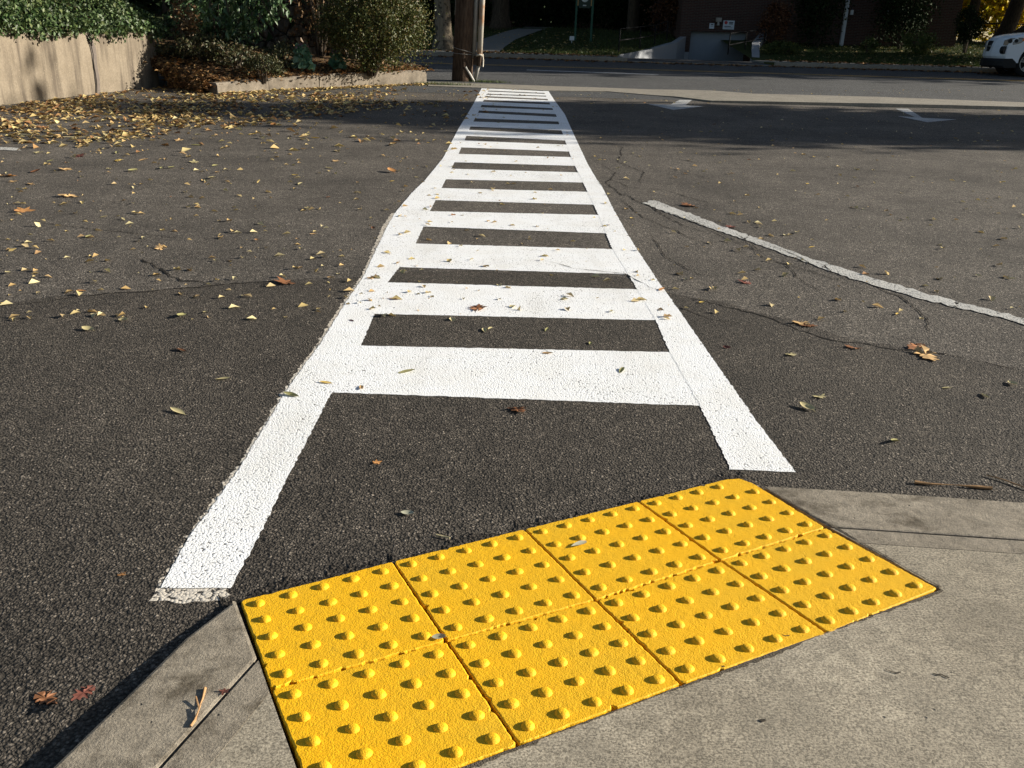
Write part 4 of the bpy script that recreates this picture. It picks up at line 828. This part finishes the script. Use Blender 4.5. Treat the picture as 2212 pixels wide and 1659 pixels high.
# big trees whose shade lies over the street and the far lawn; trunks stand right of and above the picture
OFF = 'tall autumn shade tree standing outside the picture to the right of the street'
for x, y, z, rx, ry, rz in [(19, 29.0, 6.0, 5, 4.3, 3.0), (27, 29.2, 7.6, 5.5, 4.6, 5.0), (37, 30.5, 11, 6, 4.6, 7), (31, 42.5, 8, 6, 4.0, 5), (43, 44, 10, 6, 4.5, 7)]:
    o = tree('shade_tree', (x, y, .55), z - 1.5, .3, (0, 0, z), (rx, ry, rz), int(1500 * rx * ry / 14 * 1.5), .42, 'shade_leaf', OFF, clumps=60, limbs=5); o['group'] = 'shade trees out of the picture'
for x, y, z, rx, ry, rz in [(17.5, 14.5, 5.4, 3.4, 1.5, 2.1), (21.2, 13.75, 5.2, 3.2, 2.0, 2.1)]:
    o = tree('shade_tree', (x, y, .2), z - 1.5, .24, (0, 0, z), (rx, ry, rz), 6500, .26, 'shade_leaf', 'autumn shade tree standing outside the picture to the right of the parking lot', clumps=70, limbs=5, shell=.3); o['group'] = 'shade trees right of the lot'
o = tree('shade_tree', (21, 33.6, .9), 2.6, .16, (0, 0, 3.6), (2.6, 1.5, 1.9), 2600, .3, 'shade_leaf', 'low autumn tree added to shade the lawn, outside the picture behind the parked car', clumps=40, limbs=4, shell=.3)  # unseen low crown added to throw shade on the right lawn
# added canopy that darkens the far lawn by blocking the sky
for x, y, z, rx, ry, rz in [(4.5, 33.2, 6.4, 4.4, 3.4, 2.2)]:
    o = tree('shade_tree', (x, y + 6.0 if x == 4.5 else y, .9), z - 1., .25, (0, -4.5 if x == 4.5 else 0, z), (rx, ry, rz), 5200, .36, 'shade_leaf', 'dark shade tree added to block sky light over the far lawn, whose crown rises above the picture', clumps=60, limbs=5); o['group'] = 'added shade trees on the far lawn'
# evergreen screens and a house added behind the lawn to close off pale sky
for i, (x, y, rx, rz) in enumerate([(-24, 47, 4, 4.5), (-17.5, 46, 4, 4.2), (-11, 46.5, 3.8, 4.4), (-5, 46, 3.6, 4.2), (.5, 46.5, 3.6, 4.5), (5.2, 45.5, 3.0, 4.0)]):
    tree('backdrop_tree', (x, y, 1.4), 3, .25, (0, 0, rz * .8), (rx, 2.2, rz), 5200, .30, 'dark_leaf', 'dark evergreen screen tree added far behind the lawn to close off the pale sky', clumps=70, shell=.5)['group'] = 'added evergreen screen behind the lawn'
hb = empty('backdrop_house', (0, 0, 0), 0, 'dark backdrop house added behind the evergreen screen beyond the lawn', 'house'); m = MB(); m.box(-40, 12, 52, 62, 1, 8.5); m.build('wall', M['brick'], hb)
m = MB(); m.add([(-40.5, 51.5, 8.5), (12.5, 51.5, 8.5), (12.5, 62.5, 8.5), (-40.5, 62.5, 8.5), (-40.5, 57, 12), (12.5, 57, 12)], [(0, 1, 5, 4), (2, 3, 4, 5), (0, 4, 3), (1, 2, 5), (0, 3, 2, 1)]); m.build('roof', M['crack'], hb)
# ------------------------------------------------------------------ parked car, nose towards the left
car = empty('parked_car', (at(2150, 120, 25.95).x, 25.95, zg(26.)), R(-11), 'white sport utility car parked at the far kerb, only its front in the picture', 'car')
CW = 1.9
def arch(cx, r, z0, n=14): return [(cx + r * math.cos(t), z0 + r * math.sin(t)) for t in np.linspace(math.pi, 0, n)]
prof = [(.04, .46), (.0, .52), (.0, .62), (.03, .80), (.07, .92), (.14, 1.0), (.26, 1.055), (.45, 1.095), (.75, 1.14), (1.35, 1.20), (1.55, 1.22), (4.70, 1.20), (4.88, .95), (4.90, .50), (4.75, .36)] + arch(3.98, .44, .36)[::-1] + [(3.4, .33), (1.5, .33)] + arch(.90, .43, .36)[::-1] + [(.42, .36)]
def solid(prof, y0, y1, inset, name, mat, parent, bevel=.03, z_tum=None):
    n = len(prof); v = []; ys = [y0, y0 + .05, y0 + .14, y0 + .3, y0 + .55, (y0 + y1) / 2, y1 - .55, y1 - .3, y1 - .14, y1 - .05, y1]; ins = [.09, .035, .012, .004, 0, 0, 0, .004, .012, .035, .09]
    for y, i_ in zip(ys, ins):
        for x, z in prof:
            nose = .26 * abs(2 * (y - y0) / (y1 - y0) - 1) ** 2.4 if x < 1. else 0
            v.append((x + nose * (1 - x if x < 1. else 0), y, z - (i_ * .6 if z > .9 else 0)))
    f = [tuple(range(n)), tuple((len(ys) - 1) * n + k for k in range(n))[::-1]] + [(j * n + k, (j + 1) * n + k, (j + 1) * n + (k + 1) % n, j * n + (k + 1) % n) for j in range(len(ys) - 1) for k in range(n)]
    o = mesh(name, v, f, mat, parent); bm = bmesh.new(); bm.from_mesh(o.data); bmesh.ops.recalc_face_normals(bm, faces=bm.faces); bm.to_mesh(o.data); bm.free(); return o
body = solid(prof, 0, CW, 0, 'body', M['car_paint'], car)
cab = [(1.42, 1.205), (2.25, 1.72), (2.7, 1.79), (4.1, 1.77), (4.72, 1.55), (4.85, 1.195)]
def cabin(ins0, ins1, prof, name, mat, parent):
    v = [(x, ins0 + (ins1 - ins0) * (z - 1.2) / .6, z) for x, z in prof] + [(x, CW - ins0 - (ins1 - ins0) * (z - 1.2) / .6, z) for x, z in prof]; n = len(prof)
    f = [tuple(range(n)), tuple(range(n, 2 * n))[::-1]] + [(k, n + k, n + (k + 1) % n, (k + 1) % n) for k in range(n)]
    o = mesh(name, v, f, mat, parent); bm = bmesh.new(); bm.from_mesh(o.data); bmesh.ops.recalc_face_normals(bm, faces=bm.faces); bm.to_mesh(o.data); bm.free(); return o
cabin(.06, .24, cab, 'glasshouse', M['car_glass'], car); m = MB(); m.box(2.25, 4.3, .22, CW - .22, 1.765, 1.82); m.build('roof', M['car_paint'], car, bevel=.02)
for x0, x1 in ((1.48, 2.3), (3.1, 3.18), (4.2, 4.7)):
    m = MB(); zt1 = 1.76 if x0 != 4.2 else 1.6; m.add([(x0, .055, 1.21), (x0 + .09, .055, 1.21), (x1 + .08, .228, zt1), (x1, .228, zt1), (x0, .095, 1.21), (x0 + .09, .095, 1.21), (x1 + .08, .26, zt1), (x1, .26, zt1)], [(0, 1, 2, 3), (4, 7, 6, 5), (0, 3, 7, 4), (1, 5, 6, 2)]); m.build('pillar', M['car_paint'], car)
for y, sg in ((-.004, 1), (CW + .004, -1)):
    m = MB(); q = [(.17, .80), (.18, .93), (.32, .99), (.60, 1.005), (.66, .96), (.58, .87), (.40, .82)]; yo = lambda x: .012 + .55 * max(0, .42 - x) ** 1.5
    V = [(x, y + sg * (yo(x) - .016), z) for x, z in q] + [(x, y + sg * (yo(x) + .03), z) for x, z in q]; n = len(q)
    m.add(V, [tuple(range(n)), tuple(range(n, 2 * n))[::-1]] + [(k, n + k, n + (k + 1) % n, (k + 1) % n) for k in range(n)]); hl = m.build('headlight', M['lamp_glass'], car)
    m = MB(); m.tube([(.30, y - sg * .004, .91), (.30, y + sg * .02, .91)], .055, 14); m.tube([(.45, y - sg * .004, .92), (.45, y + sg * .02, .92)], .05, 14); m.build('lamp_ring', M['car_black'], hl)
    m = MB(); m.box(.60, .655, min(y - sg * .006, y + sg * .02), max(y - sg * .006, y + sg * .02), .92, .985); m.build('indicator', M['amber'], hl)
solid([(-.012, .64), (.012, .80), (.05, .92), (.2, .92), (.2, .64)], .42, CW - .42, 0, 'grille', M['car_black'], car); m = MB(); m.box(-.03, .0, .93, .97, .64, .9); m.box(-.025, .0, .6, CW - .6, .765, .79); m.build('grille_bar', M['rim'], car)
solid([(.03, .22), (-.03, .28), (-.03, .40), (.01, .462), (.25, .47), (.40, .38), (.43, .24)], -.006, CW + .006, 0, 'bumper', M['car_black'], car)
m = MB(); m.tube([(.17, .12, .68), (.24, .03, .68)], .10, 16); m.build('fog_light_recess', M['car_black'], car)
m = MB(); m.box(1.75, 3.3, .3, CW - .3, .22, .34); m.build('underbody', M['car_black'], car)
for x in (.90, 3.98):
    for y, sg in ((.02, 1), (CW - .02, -1)):
        wh = bpy.data.objects.new('wheel', None); wh.location = (x, y, .36); link(wh, car); m = MB(); N_ = 40; V = []; F = []
        for k in range(N_):
            t = 2 * math.pi * k / N_
            for rr_, yy in ((.235, 0), (.33, -.004), (.36, .03), (.36, .20), (.33, .235), (.235, .23)): V.append((rr_ * math.cos(t), sg * yy, rr_ * math.sin(t)))
        for k in range(N_):
            for c in range(5): a = k * 6 + c; b = ((k + 1) % N_) * 6 + c; F.append((a, b, b + 1, a + 1))
        m.add(V, F); m.build('tyre', M['tyre'], wh, smooth=True); m = MB(); m.tube([(0, sg * .03, 0), (0, sg * .10, 0)], .05, 16)
        for k in range(5):
            for dt in (-.13, .13):
                t = 2 * math.pi * k / 5 + .3; m.tube([(.04 * math.cos(t), sg * .045, .04 * math.sin(t)), (.225 * math.cos(t + dt), sg * .02, .225 * math.sin(t + dt))], [.02, .016], 6)
        m.tube([(.228 * math.cos(t), sg * .015, .228 * math.sin(t)) for t in np.linspace(0, 6.283, 40)], .014, 6, cap=False); m.build('rim', M['rim'], wh)
        m = MB(); m.tube([(0, sg * .12, 0), (0, sg * .2, 0)], .22, 24); m.build('brake_disc', M['car_black'], wh)
for x0 in (1.62, 3.2):
    m = MB(); m.box(x0, x0 + .02, -.003, .02, .42, 1.18); d_ = m.build('door', M['car_black'], car); m = MB(); m.box(x0 + 1.15, x0 + 1.35, -.03, .01, 1.02, 1.05); m.build('handle', M['car_paint'], d_)
m = MB(); m.box(1.75, 1.95, -.18, .03, 1.2, 1.34); m.build('mirror', M['car_paint'], car, bevel=.03)

# ------------------------------------------------------------------ fallen leaves
def leaf_mesh(kind, seed):
    rr = random.Random(seed); V = []; F = []
    if kind == 'oval':                            # slender single leaflet, curled
        n = 8; cu = rr.uniform(.15, .6); tw = rr.uniform(-.5, .5)
        for i in range(n + 1):
            t = i / n; w_ = .17 * math.sin(math.pi * min(1, t * .94 + .06)) ** .8 * (1.1 - .3 * t); z = .02 + .6 * cu * (t - .5) ** 2; c = tw * (t - .5)
            for s_ in (-1, 0, 1): V.append((t - .5, s_ * w_, z + (abs(s_) * w_ * .55) + s_ * w_ * c))
        for i in range(n):
            for k in range(2): a = i * 3 + k; F.append((a, a + 1, a + 4, a + 3))
        b = len(V); V += [(-.5, -.008, .04 + cu * .25), (-.5, .008, .04 + cu * .25), (-.66, 0, .03)]; F.append((b, b + 1, b + 2))
    elif kind == 'round':
        n = 6; cu = rr.uniform(.2, .5)
        for i in range(n + 1):
            t = i / n; w_ = .30 * math.sin(math.pi * min(1, t * .9 + .08)) ** .7
            for s_ in (-1, 0, 1): V.append((t - .5, s_ * w_, .05 + cu * (t - .4) ** 2 + abs(s_) * w_ * .4))
        for i in range(n):
            for k in range(2): a = i * 3 + k; F.append((a, a + 1, a + 4, a + 3))
        b = len(V); V += [(-.5, -.012, .1), (-.5, .012, .1), (-.78, .03, .04)]; F.append((b, b + 1, b + 2))
    else:                                         # lobed maple or oak like leaf, curling up
        lob = 5 if kind == 'maple' else 7; cu = rr.uniform(.12, .45); ax = rr.uniform(0, 3.1); out = []
        for i in range(lob * 4):
            t = -2.5 + 5.0 * i / (lob * 4 - 1); ph = (i % 4) / 4; rad = (.5 if i % 4 == 2 else .36 if i % 2 else .24) * (1.15 - .12 * abs(t)) * rr.uniform(.85, 1.12)
            out.append((rad * math.cos(t), rad * math.sin(t)))
        if kind == 'oak':
            up_e = []; ns = 9
            for i in range(ns + 1):
                t = i / ns; w_ = (.06 + .2 * math.sin(math.pi * t ** .85)) * (1 + (.42 if i % 2 else -.34)) * rr.uniform(.85, 1.15); up_e.append((t - .5 + (.05 if i % 2 else -.02), w_ if 0 < i < ns else .03))
            out = up_e + [(x, -w_ * rr.uniform(.8, 1.2)) for x, w_ in up_e[::-1]]
        V.append((0, 0, .03)); mid = [(x * .5, y * .5) for x, y in out]
        for ring in (mid, out):
            for x, y in ring: u = x * math.cos(ax) + y * math.sin(ax); V.append((x, y, .03 + cu * u * u + rr.uniform(-.02, .03)))
        n = len(out)
        for i in range(n - 1): F += [(0, 1 + i, 2 + i), (1 + i, 1 + n + i, 2 + n + i, 2 + i)]
        b = len(V); V += [(-.02, -.012, .03), (-.02, .012, .03), (-.5, .05, .06)]; F.append((b, b + 1, b + 2))
    me = bpy.data.meshes.new('fallen_leaf'); me.from_pydata(V, [], F); me.polygons.foreach_set('use_smooth', [True] * len(F)); return me
LM = {}
for kd in ('oval', 'round', 'maple', 'oak'):
    for c in L: LM[kd, c] = []
    for sd_ in range(4):
        base = leaf_mesh(kd, sd_ * 7 + len(kd))
        for c in L: me = base.copy(); me.materials.append(L[c]); LM[kd, c].append(me)
def surface(x, y):
    p = G(x, y)
    if p.y < 2.2:
        q = T(x, y)
        if q.x > -1 and q.y < p.y and (q.x - TN0.x) * TV.x + (q.y - TN0.y) * TV.y > 0 and x > 114: return q + Vector((0, 0, .002))
    return p + Vector((0, 0, .002))
nleaf = 0
def leaf(x, y, kind, col, size, label, group=None, rz=None, tilt=.25):
    global nleaf
    o = bpy.data.objects.new('fallen_leaf', random.choice(LM[kind, col])); o.location = surface(x, y); o.rotation_euler = (random.gauss(0, tilt * .4), random.gauss(0, tilt * .4), random.uniform(0, 6.28) if rz is None else rz)
    o.scale = (size,) * 3; link(o); tag(o, label, 'leaf', group); nleaf += 1
# the ones that stand out
for x, y, kd, c, sz, lb in [
    (1033, 667, 'oak', 'rust', .105, 'ragged brown leaf lying on the second white bar from the front'), (877, 806, 'oval', 'olive', .062, 'curled yellow green leaf on the left half of the nearest white bar'),
    (1343, 803, 'oval', 'olive', .05, 'small olive leaf on the right end of the nearest white bar'), (1047, 716, 'oval', 'pale', .055, 'pale leaf inside the first enclosed dark gap of the ladder'),
    (1183, 765, 'oval', 'tan', .04, 'tiny tan leaf on the upper edge of the nearest white bar'), (630, 856, 'oval', 'olive', .06, 'long yellow green leaf on the left white line below the nearest bar'),
    (703, 829, 'oval', 'yellow', .045, 'yellow leaf on the left white line beside the nearest bar'), (1118, 887, 'oak', 'rust', .075, 'red brown leaf on dark asphalt just below the nearest white bar'),
    (814, 1002, 'maple', 'orange', .03, 'tiny orange leaf on dark asphalt inside the ladder, left of centre'), (880, 1112, 'round', 'grey', .03, 'grey oval leaf on dark asphalt above the yellow tiles'),
    (948, 1380, 'round', 'grey', .024, 'grey oval leaf where four yellow tiles meet'), (1250, 1179, 'oval', 'grey', .042, 'slender grey leaf lying on a yellow tile of the back row'),
    (1275, 744, 'oval', 'olive', .035, 'dull olive leaf at the right end of the first enclosed gap'), (805, 601, 'oak', 'tan', .07, 'tan leaf lying on the left white line beside the third bar'),
    (1430, 627, 'oval', 'orange', .06, 'amber leaf at the outer edge of the right white line'), (620, 612, 'maple', 'rust', .115, 'brown star shaped leaf on the asphalt left of the ladder'),
    (392, 759, 'oval', 'rust', .055, 'rusty curled leaf alone on the dark asphalt at left'), (383, 891, 'oval', 'pale', .06, 'long pale leaf on the dark asphalt at left, nearest the camera there'),
    (480, 821, 'oval', 'pale', .045, 'pale leaf on the dark asphalt at left beside the white line'), (190, 714, 'round', 'pale', .05, 'pale folded leaf on the dark asphalt far left'),
    (268, 694, 'round', 'pale', .045, 'pale leaf just below the asphalt seam at left'), (392, 685, 'round', 'olive', .055, 'greenish folded leaf between the asphalt seam and the white line'),
    (45, 456, 'maple', 'orange', .13, 'large orange curled leaf on the asphalt at the left edge'), (150, 425, 'oak', 'tan', .14, 'large tan folded leaf on the asphalt below the leaf litter'),
    (140, 367, 'oak', 'tan', .13, 'orange tan curled leaf just below the leaf litter'), (15, 381, 'maple', 'orange', .15, 'orange leaf at the left edge below the parking line end'),
    (345, 537, 'oak', 'tan', .07, 'tan curled leaf near the short dark crack at left'), (8, 658, 'oval', 'yellow', .05, 'yellow leaf on the asphalt seam at the left edge'),
    (1978, 752, 'oak', 'rust', .085, 'reddish brown leaf just behind a large tan leaf on the asphalt at right'), (2000, 770, 'oak', 'tan', .12, 'large tan leaf on the dark asphalt at right'),
    (1730, 699, 'maple', 'tan', .085, 'tan leaf on the asphalt seam at right'), (1745, 705, 'oak', 'rust', .07, 'brown leaf beside the tan one on the asphalt seam at right'),
    (1608, 611, 'oak', 'red', .07, 'dark red leaf on the asphalt between the ladder and parking line'), (1770, 858, 'maple', 'pale', .05, 'pale crumpled leaf on the dark asphalt right of the ladder'),
    (1742, 883, 'round', 'pale', .055, 'cream folded leaf on the dark asphalt right of the nearest white bar'), (1707, 767, 'maple', 'pale', .05, 'pale leaf right of the ladder below the asphalt seam'),
    (1487, 445, 'oak', 'rust', .12, 'brown curled leaf beside the near end of the parking line'), (1578, 491, 'oak', 'red', .07, 'wine red leaf lying on the worn parking line'),
    (100, 1512, 'oak', 'rust', .045, 'rust brown leaf on dark asphalt beside the kerb at lower left'), (181, 1500, 'oak', 'red', .04, 'dark red leaf on dark asphalt beside the kerb at lower left'),
    (483, 1497, 'maple', 'red', .022, 'tiny pink leaf on the kerb groove at lower left'), (263, 1244, 'maple', 'orange', .022, 'tiny orange leaf on the asphalt left of the white line end'),
    (1935, 955, 'oval', 'olive', .06, 'long olive leaf on the dark asphalt above the right kerb'), (2128, 858, 'oval', 'pale', .05, 'pale leaf on the dark asphalt at the right edge'), (2046, 840, 'oval', 'pale', .035, 'small pale leaf on the dark asphalt at right'),
    (2042, 1230, 'oval', 'grey', .01, 'tiny grey leaf crumb at the corner of the front right tile'), (1843, 753, 'oak', 'rust', .06, 'brown leaf left of the large tan leaf on the seam'),
    (846, 372, 'round', 'orange', .11, 'orange curled leaf left of the ladder below the shade band')]:
    if sz > .012: leaf(x, y, kd, c, sz, lb)
def inladder(x, y):
    l_ = np.interp(y, [p[1] for p in lo_[::-1]], [p[0] for p in lo_[::-1]]); r_ = np.interp(y, [p[1] for p in ro_[::-1]], [p[0] for p in ro_[::-1]]); return l_ < x < r_
PAL = [('pale', .34), ('olive', .14), ('yellow', .16), ('tan', .18), ('orange', .07), ('rust', .07), ('red', .04)]
def pick():
    t = random.random()
    for c, p in PAL:
        t -= p
        if t < 0: return c
    return 'pale'
words = dict(pale='pale', olive='olive green', yellow='yellow', tan='tan', orange='orange', rust='brown', red='dark red', grey='grey')
tries = 0
while nleaf < 300 and tries < 20000:
    tries += 1; x = random.uniform(-20, 2230); y = 205 + 640 * random.random() ** 2.0
    if y > 700 and random.random() < .6: continue
    if y > 400 and random.random() < .75: continue
    c = pick(); big_ = x < 750 and y < 420; kd = random.choice(['oval', 'oval', 'round'] if not big_ else ['oak', 'round', 'oval', 'maple']); sz = random.uniform(.026, .05) if not big_ else random.uniform(.05, .105)
    if inladder(x, y): zone = 'on the ladder crosswalk'; gname = 'small loose leaves on the ladder crosswalk'
    elif x < 1050: zone = 'on the asphalt left of the ladder'; gname = 'loose leaves on the asphalt left of the ladder'
    else: zone = 'on the asphalt right of the ladder'; gname = 'loose leaves on the asphalt right of the ladder'
    if x > 1050 and y < 320 and random.random() < .5: continue
    if inladder(x, y) and random.random() < .55: continue
    leaf(x, y, kd, c, sz, 'small loose ' + words[c] + ' leaf ' + zone if not big_ else 'large loose ' + words[c] + ' leaf below the leaf litter', gname + ', ' + words[c])
def litter(name, n, fn, size, mat, label, lift=.012, wr=.6):
    q = []; nr = []
    while len(q) < n:
        p = fn()
        if p is None: continue
        q.append((p[0], p[1], p[2] + random.uniform(.3, 1.6) * lift)); nr.append((0, 0, 1))
    o = leafcloud(name, q, size, M[mat], None, nr, wr, .22, 0, .2, szvar=.75, flat=.10); return tag(o, label, 'leaf litter', kind='stuff')
# flatten: leaves lie down, so lean the leaf direction into the ground plane
def lot_left():
    x = random.uniform(-60, 1060); y = random.triangular(188, 345, 205); yt = np.interp(x, [0, 345, 470, 920, 1060], [229, 187, 206, 183, 190]); lim = np.interp(x, [0, 350, 700, 1060], [330, 300, 250, 215])
    if y < yt + 1: return None
    if y > lim and random.random() < .86: return None
    d = (math.sin(x * .021 + y * .05) + math.sin(x * .0093 - y * .09 + 2)) * .25 + .62 - max(0, x - 600) * .0009
    if random.random() > d: return None
    return G(x, y)
litter('leaf_litter', 2700, lot_left, .066, 'litter', 'drift of yellow and tan fallen leaves on the asphalt along the tan wall')
def lot_any():
    x = random.uniform(0, 2212); y = 195 + 500 * random.random() ** 2.2; return G(x, y) if random.random() < (1 if x < 1000 else .55) else None
litter('leaf_crumbs', 1500, lot_any, .032, 'litter', 'small leaf fragments strewn over the asphalt', .006)
litter('leaf_litter', 700, lot_left, .07, 'litter_brown', 'brown leaves mixed through the yellow drift along the tan wall')
def bedp():
    i = random.randrange(len(bedv)); j = random.random() ** 2 * 14; p = bedv[int(j) * (NB + 1) + random.randrange(NB + 1)]; return (p[0] + random.gauss(0, .08), p[1] + random.gauss(0, .08), p[2] + .012)
litter('mulch_leaves', 2200, bedp, .07, 'litter_brown', 'brown fallen leaves covering the planter bed')
def kerbfoot():
    t = random.random() * 3.999; i = int(t); p = kw[i].lerp(kw[i + 1], t - i); d = abs(random.gauss(0, .16)); return Vector((p.x + d * .85, p.y - d * .5, zg(p.y)))
litter('leaf_litter', 700, kerbfoot, .06, 'litter', 'yellow fallen leaves gathered at the foot of the planter kerb')
def gutter():
    x = random.uniform(-14, 20); y = 28 - abs(random.gauss(0, .35)) if random.random() < .5 else random.uniform(28.2, 31.2)
    if y > 28.1 and DX0 - .2 < x < DX1 + .2: return None
    return (x, y, zg(y) + .004 if y < 28 else .61)
litter('gutter_leaves', 3200, gutter, .10, 'litter_brown', 'brown fallen leaves along the far kerb and pavement')
def lawnp():
    x = random.uniform(-14, 30); y = random.uniform(30.9, 37)
    if DX0 - .4 < x < DX1 + .9: return None
    return (x, y, lz(x, y) + .01)
litter('lawn_leaves', 2600, lawnp, .10, 'litter', 'fallen leaves scattered over the shaded far lawn')
q = []
while len(q) < 42000:
    x = random.uniform(-11, 24); y = 30.85 + 8 * random.random() ** 1.4
    if float(np.interp(y, [p[0] for p in LB], [p[1] for p in LB])) < x < DX1 + .7: continue
    if -2.3 < x < 2.4 and abs(x - np.interp(y, [p[1] for p in c0], [p[0] for p in c0])) < .62: continue
    q.append((x, y, lz(x, y) + .03))
tag(leafcloud('lawn_grass', q, .10, M['grass'], None, np.tile([0, -1, .2], (len(q), 1)), .14, .1, -.7, .6), 'short shaded grass of the far lawn', 'grass', kind='stuff')
# twigs and straws
def stick(name, pix, rad, mat, label, fnp=None, side=(), lift=.006):
    pts = [(fnp or G)(*p) + Vector((0, 0, lift)) for p in pix]; m = MB(); m.tube(pts, [rad * (.6 + .5 * math.sin(1 + 2 * i)) if len(pts) > 3 else rad for i in range(len(pts))], 7, wob=.15)
    for a, b in side: m.tube([(fnp or G)(*a) + Vector((0, 0, lift)), (fnp or G)(*b) + Vector((0, 0, lift + .004))], rad * .5, 5)
    tag(m.build(name, M[mat], smooth=False), label, 'twig')
stick('twig', [(443, 1489), (438, 1512), (429, 1535), (421, 1560), (412, 1572)], .0026, 'twig', 'small dry brown branching twig lying on the left kerb', lambda x, y: T(x, y), [((430, 1533), (424, 1512)), ((421, 1560), (434, 1530))], .003)
stick('twig', [(1975, 1046), (2010, 1050), (2060, 1052), (2110, 1056), (2142, 1059)], .0048, 'twig', 'broken tan stick lying on the asphalt beside the right kerb')
stick('twig', [(2130, 1030), (2170, 1042), (2225, 1062)], .0016, 'twig', 'thin reddish twig on the asphalt at the right edge')
stick('twig', [(942, 1160), (955, 1163), (972, 1167)], .0018, 'straw', 'short pale straw on dark asphalt against the yellow tiles')
stick('straw_stalk', [(40, 292), (110, 297), (200, 297), (236, 295)], .008, 'straw', 'long pale straw stalk lying in the leaf litter at left')
stick('straw_stalk', [(330, 522), (380, 510), (440, 500), (500, 494)], .004, 'straw', 'thin pale stalk among loose leaves left of the ladder') if False else None
